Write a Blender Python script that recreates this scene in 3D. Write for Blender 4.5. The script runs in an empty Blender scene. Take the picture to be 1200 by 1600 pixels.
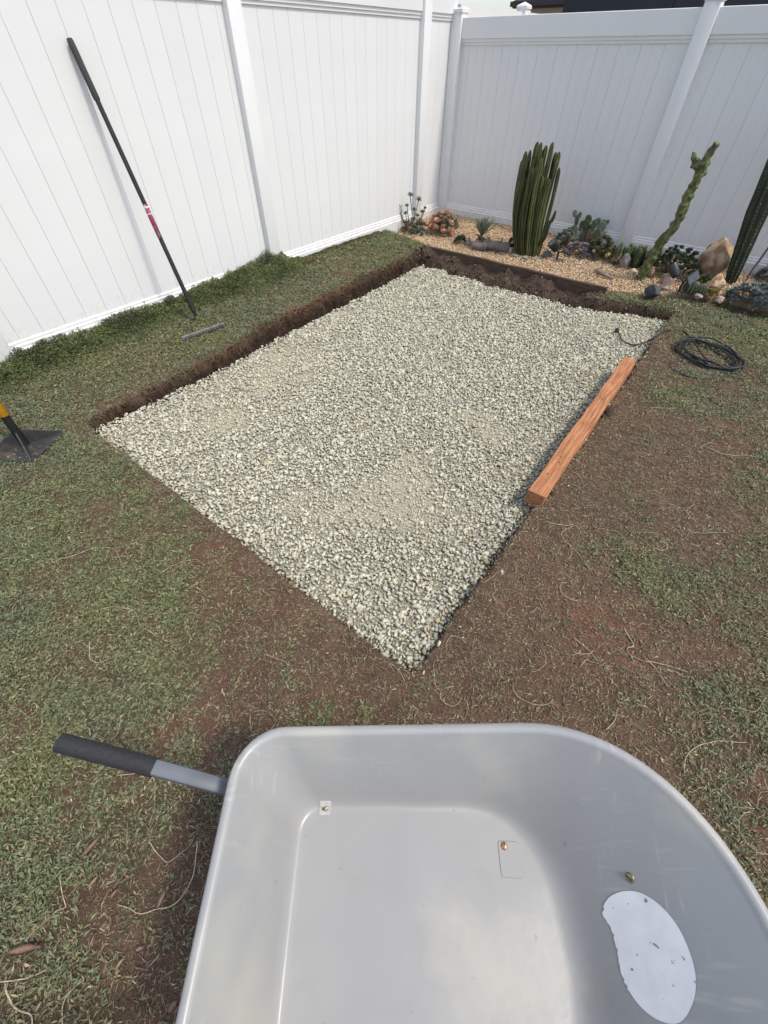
import bpy, bmesh, math, random
import numpy as np
from mathutils import Vector, Matrix, Euler, noise as mnoise

random.seed(7)
RNG = np.random.default_rng(11)
SC = bpy.context.scene
COL = SC.collection

# ------------------------------------------------------------------ camera, sky, sun, exposure
F, PITCH, ROLL, YAW = 654.0, math.radians(47.467), math.radians(0.122), math.radians(-38.524)
CAM = np.array([3.7459, -5.8981, 1.5538])
FW = np.array([math.sin(YAW)*math.cos(PITCH), math.cos(YAW)*math.cos(PITCH), -math.sin(PITCH)])
R0 = np.array([math.cos(YAW), -math.sin(YAW), 0.0])
U0 = np.cross(R0, FW)
RT = R0*math.cos(ROLL)+U0*math.sin(ROLL)
UP = -R0*math.sin(ROLL)+U0*math.cos(ROLL)
cam_data = bpy.data.cameras.new('camera')
cam = bpy.data.objects.new('camera', cam_data)
COL.objects.link(cam)
cam_data.sensor_fit = 'HORIZONTAL'
cam_data.sensor_width = 36.0
cam_data.lens = 36.0*F/1200.0
cam_data.clip_start = 0.02
cam_data.clip_end = 500
M = Matrix(((RT[0], UP[0], -FW[0], CAM[0]), (RT[1], UP[1], -FW[1], CAM[1]), (RT[2], UP[2], -FW[2], CAM[2]), (0, 0, 0, 1)))
cam.matrix_world = M
SC.camera = cam

SUN = np.array([.84, .153, 1.48]); SUN /= np.linalg.norm(SUN)
world = bpy.data.worlds.new('World'); SC.world = world; world.use_nodes = True
wn = world.node_tree; wn.nodes.clear()
sky = wn.nodes.new('ShaderNodeTexSky'); sky.sky_type = 'NISHITA'; sky.sun_disc = False
sky.sun_elevation = math.asin(SUN[2]); sky.sun_rotation = math.atan2(SUN[0], SUN[1])
sky.air_density = 1.0; sky.dust_density = 2.0; sky.ozone_density = 1.0
bg = wn.nodes.new('ShaderNodeBackground'); bg.inputs[1].default_value = 0.15
wo = wn.nodes.new('ShaderNodeOutputWorld')
hsv = wn.nodes.new('ShaderNodeHueSaturation'); hsv.inputs['Saturation'].default_value = 0.72   # hazy air
wn.links.new(sky.outputs[0], hsv.inputs['Color']); wn.links.new(hsv.outputs[0], bg.inputs[0]); wn.links.new(bg.outputs[0], wo.inputs[0])
sd = bpy.data.lights.new('sun', 'SUN'); sd.energy = 1.55; sd.angle = math.radians(6.5); sd.color = (1.0, 0.94, 0.83)
sun = bpy.data.objects.new('sun', sd); COL.objects.link(sun)
sun.rotation_euler = Vector(-SUN).to_track_quat('-Z', 'Y').to_euler()
VS = SC.view_settings
VS.view_transform = 'Standard'; VS.look = 'None'; VS.exposure = 0.69; VS.gamma = 1.0; VS.use_curve_mapping = False
SC.cycles.max_bounces = 6; SC.cycles.diffuse_bounces = 3; SC.cycles.glossy_bounces = 2
SC.cycles.use_denoising = True

def at(px, py, z=0.0):
    """place on the level z that a spot of the survey picture (1200 x 1600) stands on"""
    d = FW+RT*(px-600)/F+UP*(800-py)/F
    return CAM+d*(z-CAM[2])/d[2]
def aty(px, py, y):
    d = FW+RT*(px-600)/F+UP*(800-py)/F
    return CAM+d*(y-CAM[1])/d[1]
def pix(P):
    q = np.asarray(P)-CAM; z = q@FW
    return 600+F*(q@RT)/z, 800-F*(q@UP)/z, z

# ------------------------------------------------------------------ noise in numpy
_perm = np.random.default_rng(5).random((256, 256))
def vnoise(x, y, s=0):
    x = np.asarray(x, float)+s*17.3; y = np.asarray(y, float)+s*9.1
    xi = np.floor(x).astype(int); yi = np.floor(y).astype(int)
    fx = x-xi; fy = y-yi; fx = fx*fx*(3-2*fx); fy = fy*fy*(3-2*fy)
    g = lambda a, b: _perm[a & 255, b & 255]
    return (g(xi, yi)*(1-fx)+g(xi+1, yi)*fx)*(1-fy)+(g(xi, yi+1)*(1-fx)+g(xi+1, yi+1)*fx)*fy
def fbm(x, y, f, o=4, s=0):
    r = 0; a = .5; t = 0
    for k in range(o):
        r = r+a*vnoise(x*f, y*f, s+k*3); t += a; a *= .5; f *= 2.03
    return r/t
def sstep(a, b, x):
    t = np.clip((x-a)/(b-a), 0, 1); return t*t*(3-2*t)

# ------------------------------------------------------------------ materials
MATS = {}
def mat(name, col=(.5, .5, .5), rough=.6, col2=None, scale=20., detail=4., bump=0., bscale=None, metal=0., attr=None,
        spec=.5, contrast=(.35, .65), spots=None, rnd=0., stretch=None, sss=0.):
    if name in MATS: return MATS[name]
    m = bpy.data.materials.new(name); m.use_nodes = True
    nt = m.node_tree; nd = nt.nodes; L = nt.links
    b = nd['Principled BSDF']
    b.inputs['Roughness'].default_value = rough; b.inputs['Metallic'].default_value = metal
    b.inputs['Specular IOR Level'].default_value = spec
    b.inputs['Base Color'].default_value = (*col, 1)
    tc = nd.new('ShaderNodeTexCoord'); src = tc.outputs['Object']
    if stretch:
        mp = nd.new('ShaderNodeMapping'); mp.inputs['Scale'].default_value = stretch
        L.new(src, mp.inputs[0]); src = mp.outputs[0]
    out = None
    if attr:
        a = nd.new('ShaderNodeAttribute'); a.attribute_name = attr; out = a.outputs['Color']
    if col2 is not None:
        n = nd.new('ShaderNodeTexNoise'); n.inputs['Scale'].default_value = scale; n.inputs['Detail'].default_value = detail
        L.new(src, n.inputs['Vector'])
        r = nd.new('ShaderNodeValToRGB'); r.color_ramp.elements[0].position = contrast[0]; r.color_ramp.elements[1].position = contrast[1]
        r.color_ramp.elements[0].color = (*col, 1); r.color_ramp.elements[1].color = (*col2, 1)
        L.new(n.outputs[0], r.inputs[0])
        if out is None: out = r.outputs[0]
        else:
            mx = nd.new('ShaderNodeMix'); mx.data_type = 'RGBA'; mx.blend_type = 'MULTIPLY'; mx.inputs['Factor'].default_value = 1
            L.new(out, mx.inputs['A']); L.new(r.outputs[0], mx.inputs['B']); out = mx.outputs['Result']
    if spots:                                  # (colour, scale, low, high): sparse stains with their own shape
        n = nd.new('ShaderNodeTexNoise'); n.inputs['Scale'].default_value = spots[1]; n.inputs['Detail'].default_value = 6
        L.new(src, n.inputs['Vector'])
        r = nd.new('ShaderNodeValToRGB'); r.color_ramp.elements[0].position = spots[2]; r.color_ramp.elements[1].position = spots[3]
        L.new(n.outputs[0], r.inputs[0])
        mx = nd.new('ShaderNodeMix'); mx.data_type = 'RGBA'
        L.new(r.outputs[0], mx.inputs['Factor'])
        if out is None: mx.inputs['A'].default_value = (*col, 1)
        else: L.new(out, mx.inputs['A'])
        mx.inputs['B'].default_value = (*spots[0], 1); out = mx.outputs['Result']
    if rnd:
        oi = nd.new('ShaderNodeObjectInfo'); hs = nd.new('ShaderNodeHueSaturation')
        mr = nd.new('ShaderNodeMapRange'); mr.inputs['To Min'].default_value = 1-rnd; mr.inputs['To Max'].default_value = 1+rnd
        L.new(oi.outputs['Random'], mr.inputs['Value']); L.new(mr.outputs[0], hs.inputs['Value'])
        if out is None: hs.inputs['Color'].default_value = (*col, 1)
        else: L.new(out, hs.inputs['Color'])
        out = hs.outputs[0]
    if out is not None: L.new(out, b.inputs['Base Color'])
    if bump:
        n = nd.new('ShaderNodeTexNoise'); n.inputs['Scale'].default_value = bscale or scale; n.inputs['Detail'].default_value = 5
        L.new(src, n.inputs['Vector'])
        bp = nd.new('ShaderNodeBump'); bp.inputs['Strength'].default_value = bump; bp.inputs['Distance'].default_value = .01
        L.new(n.outputs[0], bp.inputs['Height']); L.new(bp.outputs[0], b.inputs['Normal'])
    MATS[name] = m
    return m

# ------------------------------------------------------------------ object helpers
def tag(o, label=None, cat=None, group=None, kind=None):
    if label: o['label'] = label
    if cat: o['category'] = cat
    if group: o['group'] = group
    if kind: o['kind'] = kind
    return o
def link(name, me, parent=None, m=None, smooth=False, auto=None):
    o = bpy.data.objects.new(name, me); COL.objects.link(o)
    if m is not None and not me.materials: me.materials.append(m)
    elif m is not None and me.materials[0] is not m:
        o.material_slots[0].link = 'OBJECT'; o.material_slots[0].material = m
    if parent is not None: o.parent = parent
    if smooth: me.shade_smooth()
    if auto is not None: me.set_sharp_from_angle(angle=math.radians(auto))
    return o
def empty(name, loc=(0, 0, 0), rz=0.):
    o = bpy.data.objects.new(name, None); COL.objects.link(o); o.location = Vector(loc); o.rotation_euler = (0, 0, rz)
    o.empty_display_size = .1
    return o
def np_mesh(name, V, Fc, col=None, smooth=False):
    """V (n,3); Fc (m,k) with one k; col (n,3) per vertex"""
    V = np.ascontiguousarray(V, np.float32); Fc = np.ascontiguousarray(Fc, np.int32)
    me = bpy.data.meshes.new(name); k = Fc.shape[1]; m_ = len(Fc)
    me.vertices.add(len(V)); me.vertices.foreach_set('co', V.ravel())
    me.loops.add(m_*k); me.loops.foreach_set('vertex_index', Fc.ravel())
    me.polygons.add(m_); me.polygons.foreach_set('loop_start', np.arange(0, m_*k, k, dtype=np.int32))
    me.polygons.foreach_set('loop_total', np.full(m_, k, np.int32))
    me.update(calc_edges=True)
    if col is not None:
        at_ = me.attributes.new('tint', 'FLOAT_COLOR', 'POINT')
        c = np.ones((len(V), 4), np.float32); c[:, :3] = col
        at_.data.foreach_set('color', c.ravel())
    if smooth: me.shade_smooth()
    return me
class MB:
    """collects shapes in a bmesh"""
    def __init__(s): s.b = bmesh.new()
    def box(s, x0, x1, y0, y1, z0, z1, rot=None, loc=None):
        r = bmesh.ops.create_cube(s.b, size=1)['verts']
        bmesh.ops.scale(s.b, verts=r, vec=(x1-x0, y1-y0, z1-z0))
        bmesh.ops.translate(s.b, verts=r, vec=((x0+x1)/2, (y0+y1)/2, (z0+z1)/2))
        if rot is not None: bmesh.ops.rotate(s.b, verts=r, cent=(0, 0, 0), matrix=rot)
        if loc is not None: bmesh.ops.translate(s.b, verts=r, vec=loc)
        return r
    def tube(s, pts, rad, n=8, cap=True, square=False, taper=None):
        pts = [Vector(p) for p in pts]; rings = []
        up = Vector((0, 0, 1)); prev = None
        for i, p in enumerate(pts):
            t = (pts[min(i+1, len(pts)-1)]-pts[max(i-1, 0)]).normalized()
            if prev is None:
                ax = up if abs(t.dot(up)) < .9 else Vector((1, 0, 0))
                u = t.cross(ax).normalized()
            else:
                u = (prev-t*prev.dot(t)).normalized()
            prev = u; v = t.cross(u)
            r = rad[i] if isinstance(rad, (list, tuple)) else rad
            ring = []
            for k in range(n):
                a = 2*math.pi*(k+.5)/n
                ring.append(s.b.verts.new(p+(u*math.cos(a)+v*math.sin(a))*r))
            rings.append(ring)
        for a, b in zip(rings, rings[1:]):
            for k in range(n):
                s.b.faces.new((a[k], a[(k+1) % n], b[(k+1) % n], b[k]))
        if cap:
            s.b.faces.new(rings[0][::-1]); s.b.faces.new(rings[-1])
        return rings
    def prism(s, prof, axis, a0, a1):
        """profile of (p,q) points extruded along 'x' or 'y'; for 'x' p->y q->z, for 'y' p->x q->z"""
        f = (lambda p, q, t: (t, p, q)) if axis == 'x' else (lambda p, q, t: (p, t, q))
        A = [s.b.verts.new(f(p, q, a0)) for p, q in prof]; B = [s.b.verts.new(f(p, q, a1)) for p, q in prof]
        n = len(prof)
        for k in range(n): s.b.faces.new((A[k], A[(k+1) % n], B[(k+1) % n], B[k]))
        s.b.faces.new(A[::-1]); s.b.faces.new(B)
    def bevel(s, w, seg=1):
        bmesh.ops.recalc_face_normals(s.b, faces=s.b.faces[:])
        bmesh.ops.bevel(s.b, geom=s.b.edges[:], offset=w, segments=seg, profile=.5, affect='EDGES', clamp_overlap=True)
        return s
    def mesh(s, name):
        bmesh.ops.recalc_face_normals(s.b, faces=s.b.faces[:])
        me = bpy.data.meshes.new(name); s.b.to_mesh(me); s.b.free(); return me
    def build(s, name, m, parent=None, smooth=False, auto=None):
        return link(name, s.mesh(name), parent, m, smooth, auto)

# ------------------------------------------------------------------ the lie of the land
BED_Y = -1.22                                   # front face of the timber edging
BOARD_X1 = 2.72
def xl(y): return .955-.055*(y+5.35)            # gravel edge on the left
def xr(y): return 3.452-.022*(y+5.35)+.05*(fbm(np.asarray(y, float), 0*np.asarray(y, float), 2.3, 2, 95)-.5)*sstep(-5.3, -5.0, y)           # gravel edge on the right
def bed_edge(x):                                # where lawn gives way to the planting bed
    return np.where(x < BOARD_X1, BED_Y+.02, BED_Y+.02+.42*sstep(BOARD_X1-.1, 3.7, x)+.05*(vnoise(x*5, 1.3)-.5))
def far_edge(x): return -1.46+.07*(fbm(x, x*0, 3., 3, 4)-.5)*2+.20*sstep(2.5, 3.3, x)
def pit(x, y):
    """0 on the lawn, 1 on the floor of the dug-out"""
    w = .06*(fbm(x, y, 7., 3, 2)-.5)
    wide = .045+.05*sstep(-5.3, -3.6, y)+.07*(fbm(x, y, 3., 2, 8)-.5)
    a = sstep(-wide, .02, x-xl(y)+w*1.3)
    b = sstep(-.012, .03, xr(y)-x+w*.6)
    c = sstep(-.012, .03, y+5.355+w*.3)
    d = sstep(-.05, .06, far_edge(x)-y+w*1.6)
    return a*b*c*d
def lawn_z(x, y):
    z = .03*(fbm(x, y, 1.1, 3, 1)-.5)+.012*(fbm(x, y, 9., 3, 3)-.5)
    z = z+.05*sstep(.75, .1, x)*sstep(-6.6, -5.2, y)             # rises to the left fence
    z = z+.055*sstep(-5.2, -3.4, y)*sstep(1.25, .75, x)
    return z
def bed_z(x, y):
    return .035+.075*sstep(BED_Y, -.15, y)+.012*(fbm(x, y, 4., 3, 6)-.5)
def gravel_z(x, y):
    e = np.minimum(np.minimum(xr(y)-x, y+5.35), 1.0)
    return -.078+.022*sstep(.5, .0, y+5.35)+.012*sstep(.2, 0, xr(y)-x)+.024*(fbm(x, y, 1.6, 3, 9)-.5)
def ground_z(x, y):
    x = np.asarray(x, float); y = np.asarray(y, float)
    pz = pit(x, y)
    z = lawn_z(x, y)
    # rough undug soil between edging and gravel
    led = sstep(far_edge(x)-.02, far_edge(x)+.03, y)*sstep(BED_Y+.03, BED_Y-.03, y)*sstep(.66, .78, x)*sstep(2.65, 2.45, x)
    z = z-led*(.045+.11*(fbm(x, y, 9., 3, 12)-.42)-.085*sstep(BED_Y-.15, BED_Y-.03, y)*sstep(.40, .62, fbm(x, y*.3, 3.2, 3, 14)))
    z = z*(1-pz)+(-.145+.02*(fbm(x, y, 6., 2, 7)-.5))*pz
    b = sstep(0, .04, y-bed_edge(x))*sstep(.0, .06, x+.03)
    return z*(1-b)+(bed_z(x, y)-.012)*b

# where the ground cover is green (1) or worn to thatch and soil (0): spots read off the photograph
BLOBS = []                                      # x, y, radius, weight
def blob(px, py, rpx, w):
    P = at(px, py); Q = at(px+rpx, py); BLOBS.append((P[0], P[1], np.linalg.norm(Q-P), w))
for b_ in [(140,810,38,-.9),(120,1010,60,-.8),(30,1130,55,-.8),(95,900,60,-.45),(60,1010,60,.3),(330,900,70,-.25),(250,760,50,-.3),
           (300,1120,120,-.15),(240,1350,40,-.5),(150,1420,45,-.9),(250,1530,75,-.75),(310,1330,60,-.7),(60,1380,120,.35),(330,1130,40,-.7),
           (420,970,110,-.6),(540,1060,120,-.7),(420,1090,70,.12),(640,1090,70,-.4),(505,965,20,.6),(600,1110,45,.35),(380,850,60,-.45),
           (80,700,120,.35),(200,700,80,.15),(100,1200,90,.25),(180,950,70,.3),(260,1010,80,.2),(70,830,80,.35),
           (800,930,150,-.75),(1000,700,200,-.7),(900,1080,110,-.55),(1080,820,90,-.7),(880,830,60,-.8),(1050,1000,100,-.6),
           (930,850,45,.75),(1000,770,40,.55),(1060,615,50,.75),(1180,640,60,.8),(1160,720,50,.4),(1080,930,75,.95),(990,880,55,.6),(1110,1080,80,.85),
           (1180,850,50,.55),(1190,980,60,.3),(1150,1180,60,-.5),(830,1050,40,.3),(790,880,30,.3),
           (1120,500,110,.8),(1180,560,70,.5),(1090,555,45,-.2),(1000,480,60,.5),(1030,560,50,-.9),
           (100,560,120,.5),(300,480,120,.4),(430,440,60,.5),(250,600,70,-.15),(400,520,40,-.5),(520,430,60,-.35),(600,395,50,.1),(170,625,40,-.3)]:
    blob(*b_)
def green(x, y):
    x = np.asarray(x, float); y = np.asarray(y, float)
    side = sstep(2.3, 3.4, x+.35*(y+5.6))
    g = .74-.41*side
    wx = x+.12*(fbm(x, y, 4, 2, 20)-.5); wy = y+.12*(fbm(x, y, 4, 2, 24)-.5)
    for bx, by, r, w in BLOBS:
        d2 = ((wx-bx)**2+(wy-by)**2)/(r*r)
        g = g+w*(.68 if w < 0 else .52)*np.exp(-d2*1.1)
    g = g+(fbm(x, y, 3.2, 4, 30)-.5)*.8+(fbm(x, y, 11., 4, 33)-.5)*1.15
    edge = sstep(.22, .0, np.maximum(np.maximum(xl(y)-x, x-xr(y)), np.maximum(-5.35-y, y+1.4)))
    g = g-.30*edge
    return np.clip(g, 0, 1)

def build_ground():
    def axis(lo, f0, f1, hi, st):
        return np.concatenate([[lo, lo*.5+f0*.5, f0-2, f0-.6], np.arange(f0, f1+1e-6, st), [f1+.6, f1+2, hi*.5+f1*.5, hi]])
    xs = axis(-90, -.12, 5.4, 90, .02); ys = axis(-90, -7.3, .1, 120, .02)
    X, Y = np.meshgrid(xs, ys); Z = ground_z(X, Y)
    far = (X < -.3) | (X > 6.2) | (Y > .3) | (Y < -8.2)
    Z = np.where(far, -.02, Z)
    nx, ny = len(xs), len(ys)
    V = np.stack([X.ravel(), Y.ravel(), Z.ravel()], 1)
    i = np.arange((nx-1)*(ny-1)); r = i//(nx-1); c = i % (nx-1); a = r*nx+c
    Fc = np.stack([a, a+1, a+nx+1, a+nx], 1)
    g = green(X, Y).ravel()[:, None]
    s1 = np.array([.090, .056, .038]); s2 = np.array([.185, .117, .081]); gr = np.array([.072, .076, .034])
    n = fbm(X, Y, 18., 3, 40).ravel()[:, None]
    red = sstep(.5, .75, fbm(X, Y, 2.4, 3, 46)).ravel()[:, None]
    soil = s1*(1-n)+s2*n
    soil = soil*(1-red*.5)+np.array([.200, .090, .056])*red*.55
    col = soil*(1-g*.75)+gr*g*.75
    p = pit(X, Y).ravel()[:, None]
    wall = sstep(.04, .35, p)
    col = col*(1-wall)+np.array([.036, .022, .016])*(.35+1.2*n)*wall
    led = (sstep(far_edge(X)-.05, far_edge(X)+.02, Y)*sstep(.6, .75, X)*sstep(3.2, 2.9, X)*sstep(BED_Y+.05, BED_Y, Y)).ravel()[:, None]
    col = col*(1-led)+np.array([.075, .052, .040])*(.5+n)*led
    b = sstep(0, .04, Y-bed_edge(X)).ravel()[:, None]
    col = col*(1-b)+np.array([.42, .30, .19])*b
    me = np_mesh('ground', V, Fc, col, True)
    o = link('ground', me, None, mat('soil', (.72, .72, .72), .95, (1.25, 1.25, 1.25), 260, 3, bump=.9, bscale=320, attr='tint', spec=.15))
    tag(o, kind='structure')
build_ground()

# ------------------------------------------------------------------ fences
vinyl = mat('white_vinyl', (.755, .755, .74), .42, (.72, .72, .705), 2.2, 4, spec=.4, contrast=(.3, .7), spots=((.55, .52, .46), 14., .735, .80), rnd=.012)
def splash(m):
    nt = m.node_tree; nd = nt.nodes; L = nt.links; b = nd['Principled BSDF']; src = b.inputs['Base Color'].links[0].from_socket
    g = nd.new('ShaderNodeNewGeometry'); sp = nd.new('ShaderNodeSeparateXYZ'); L.new(g.outputs['Position'], sp.inputs[0])
    h = nd.new('ShaderNodeMapRange'); h.inputs['From Min'].default_value = .34; h.inputs['From Max'].default_value = .02; L.new(sp.outputs['Z'], h.inputs['Value'])
    n = nd.new('ShaderNodeTexNoise'); n.inputs['Scale'].default_value = 34; n.inputs['Detail'].default_value = 6; L.new(g.outputs['Position'], n.inputs['Vector'])
    r = nd.new('ShaderNodeMapRange'); r.inputs['From Min'].default_value = .50; r.inputs['From Max'].default_value = .75; L.new(n.outputs[0], r.inputs['Value'])
    q = nd.new('ShaderNodeMath'); q.operation = 'MULTIPLY'; L.new(h.outputs[0], q.inputs[0]); L.new(r.outputs[0], q.inputs[1])
    x = nd.new('ShaderNodeMix'); x.data_type = 'RGBA'; L.new(q.outputs[0], x.inputs['Factor']); L.new(src, x.inputs['A']); x.inputs['B'].default_value = (.42, .36, .29, 1)
    L.new(x.outputs['Result'], b.inputs['Base Color'])
splash(vinyl)
def board_mesh(name, axis, w, z0, z1, mid=False):
    """tongue and groove board, face at 0, lying along the fence axis with its near edge at 0"""
    m = MB(); g = .0006
    ys = [g, w-g]
    if mid: ys = [g, w/2-.003, w/2, w/2+.003, w-g]
    ds = [.0]*len(ys)
    if mid: ds[2] = -.0022
    prof = [(g-.0, -.022)]+[(g, -.0016)]+[(g+.0016, 0)]
    if mid: prof += [(w/2-.0025, 0), (w/2, -.0020), (w/2+.0025, 0)]
    prof += [(w-g-.0016, 0), (w-g, -.0016), (w-g, -.008), (w+g, -.008), (w+g, -.022)]
    A = []; B = []
    for t, d in prof:
        f = (d, t) if axis == 'y' else (t, -d)
        A.append(m.b.verts.new((f[0], f[1], z0))); B.append(m.b.verts.new((f[0], f[1], z1)))
    n = len(prof)
    for k in range(n): m.b.faces.new((A[k], A[(k+1) % n], B[(k+1) % n], B[k]))
    m.b.faces.new(A[::-1]); m.b.faces.new(B)
    return m.mesh(name)
def post(name, parent, cx, cy, s, z1, peak=.05):
    m = MB(); m.box(cx-s/2, cx+s/2, cy-s/2, cy+s/2, -.3, z1); m.bevel(.006, 2)
    o = m.build(name, vinyl, parent, True, 35)
    m = MB(); h = s/2+.007
    vs = [m.b.verts.new((cx+a*h, cy+b*h, z)) for z in (z1-.012, z1+.012) for a, b in ((-1, -1), (1, -1), (1, 1), (-1, 1))]
    vs += [m.b.verts.new((cx+a*h*.86, cy+b*h*.86, z1+.022)) for a, b in ((-1, -1), (1, -1), (1, 1), (-1, 1))]
    t = m.b.verts.new((cx, cy, z1+peak))
    for l in (0, 4):
        for k in range(4): m.b.faces.new((vs[l+k], vs[l+(k+1) % 4], vs[l+4+(k+1) % 4], vs[l+4+k]))
    for k in range(4): m.b.faces.new((vs[8+k], vs[8+(k+1) % 4], t))
    m.b.faces.new(vs[0:4][::-1])
    m.build('post_cap', vinyl, o)
    return o
PS = .127
def rail_bottom(z0, zt):      # (proud, z): stepped mouldings under the boards
    return [(-.03, z0), (.028, z0), (.028, zt-.052), (.018, zt-.045), (.018, zt-.028), (.010, zt-.021), (.010, zt-.007), (.001, zt), (-.03, zt)]
def rail_top(zt, z1):
    return [(-.03, zt), (.010, zt), (.010, zt+.020), (.018, zt+.022), (.018, zt+.044), (.028, zt+.047), (.028, z1-.004), (.024, z1), (-.03, z1)]
# left fence, board faces on x = 0
fl = empty('vinyl_fence', (0, -3, 0)); fl.location = (0, 0, 0)
tag(fl, 'sunlit white vinyl fence on the left with the rake leaning on it', 'fence')
bm_left = board_mesh('board', 'y', .155, .12, 1.86)
def leftpanel(y0, y1, off):
    y = y0+off-.155
    m = MB(); m.prism([(p, q) for p, q in rail_bottom(.03, .216)], 'y', y0, y1); m.build('bottom_rail', vinyl, fl)
    m = MB(); m.prism([(p, q) for p, q in rail_top(1.806, 2.0)], 'y', y0, y1); m.build('top_rail', vinyl, fl)
    while y < y1:
        a = max(y, y0-.03); b_ = min(y+.155, y1+.03)
        if b_-a > .01: o = link('board', bm_left, fl, vinyl); o.location = (0, a, 0); o.scale = (1, (b_-a)/.155, 1)
        y += .155
leftpanel(-7.80, -5.465, .1); leftpanel(-5.335, -3.02, .067+.02); leftpanel(-2.893, -.63, .02); leftpanel(-.503, -.0, .06)
for y in (-7.86, -5.40, -2.9565, -.5665): post('post', fl, -.006, y, PS, 2.03, .024)
# back fence, board faces on y = 0
fr = empty('vinyl_fence'); tag(fr, 'shaded white vinyl fence behind the cactus bed', 'fence')
bm_back = board_mesh('board', 'x', .2, .12, 1.70, True)
def backpanel(x0, x1, off):
    m = MB(); m.prism([(-p, q) for p, q in rail_bottom(.03, .224)], 'x', x0, x1); m.build('bottom_rail', vinyl, fr)
    m = MB(); m.prism([(-p, q) for p, q in rail_top(1.632, 1.83)], 'x', x0, x1); m.build('top_rail', vinyl, fr)
    x = x0+off-.2
    while x < x1:
        a = max(x, x0-.03); b_ = min(x+.2, x1+.03)
        if b_-a > .01: o = link('board', bm_back, fr, vinyl); o.location = (a, 0, 0); o.scale = ((b_-a)/.2, 1, 1)
        x += .2
backpanel(.128, 2.433, .1); backpanel(2.56, 4.87, .13)
for x in (.0645, 2.4965, 4.935): post('post', fr, x, .006, .125, 1.875, .024)
# the fence running on behind the corner
fn = empty('vinyl_fence'); tag(fn, 'top of a white neighbouring fence running on beyond the corner post', 'fence')
m = MB(); m.prism([(-.05, 1.72), (.0, 1.72), (.0, 1.93), (-.05, 1.93)], 'y', .12, 1.58); m.build('top_rail', vinyl, fn)
m = MB(); m.box(-.04, -.008, .12, 1.58, .05, 1.72); m.build('panel', vinyl, fn)
m = MB(); m.prism([(-.05, 1.72), (.0, 1.72), (.0, 1.93), (-.05, 1.93)], 'y', 1.71, 4.0); m.build('top_rail', vinyl, fn)
m = MB(); m.box(-.04, -.008, 1.71, 4.0, .05, 1.72); m.build('panel', vinyl, fn)
post('post', fn, -.02, 1.645, PS, 1.965)

# ------------------------------------------------------------------ houses beyond the fence
hs = empty('house', (-2, 11, 0)); tag(hs, 'pale house with a dark tiled roof showing over the fence corner', 'house')
stucco = mat('stucco', (.62, .62, .62), .9, (.56, .56, .56), 30, 4, bump=.2)
tile = mat('roof_tile', (.028, .030, .036), .7, (.05, .052, .058), 12, 4, bump=.4)
q = MB(); q.box(-1.2, 6.5, -2.6, 4, 0, 2.33); q.build('wall', stucco, hs)
q = MB()
v = [q.b.verts.new(p) for p in ((-1.5, -3, 2.31), (7, -3, 2.31), (7, 4.5, 2.31), (-1.5, 4.5, 2.31), (-1.5, -3, 2.42), (7, -3, 2.42), (7, 4.5, 2.42), (-1.5, 4.5, 2.42), (2.2, .7, 4.2), (3.3, .7, 4.2))]
for f in ((0, 3, 2, 1), (0, 1, 5, 4), (1, 2, 6, 5), (2, 3, 7, 6), (3, 0, 4, 7), (4, 5, 9, 8), (5, 6, 9), (6, 7, 8, 9), (7, 4, 8)): q.b.faces.new([v[k] for k in f])
q.build('roof', tile, hs)
q = MB(); q.box(-1.52, 7.02, -3.09, -3.01, 2.33, 2.41); q.build('gutter', mat('gutter', (.03, .03, .035), .4), hs)
sh = empty('outbuilding', (3, 5, 0)); tag(sh, 'dark navy flat sided building rising behind the back fence', 'building')
navy = mat('navy_siding', (.010, .014, .022), .6, (.014, .018, .027), 8, 3)
q = MB(); q.box(-3.95, 5, 0, 2.5, 0, 4.2); q.build('wall', navy, sh)
q = MB(); q.box(-4.15, 5.3, -.25, 2.7, 4.2, 4.35); q.build('roof', tile, sh)
for k in range(3):
    q = MB(); q.box(-2.2+k*2.5, -2.2+k*2.5+.05, -.02, -.002, 0, 4.19); q.build('batten', navy, sh)

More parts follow.
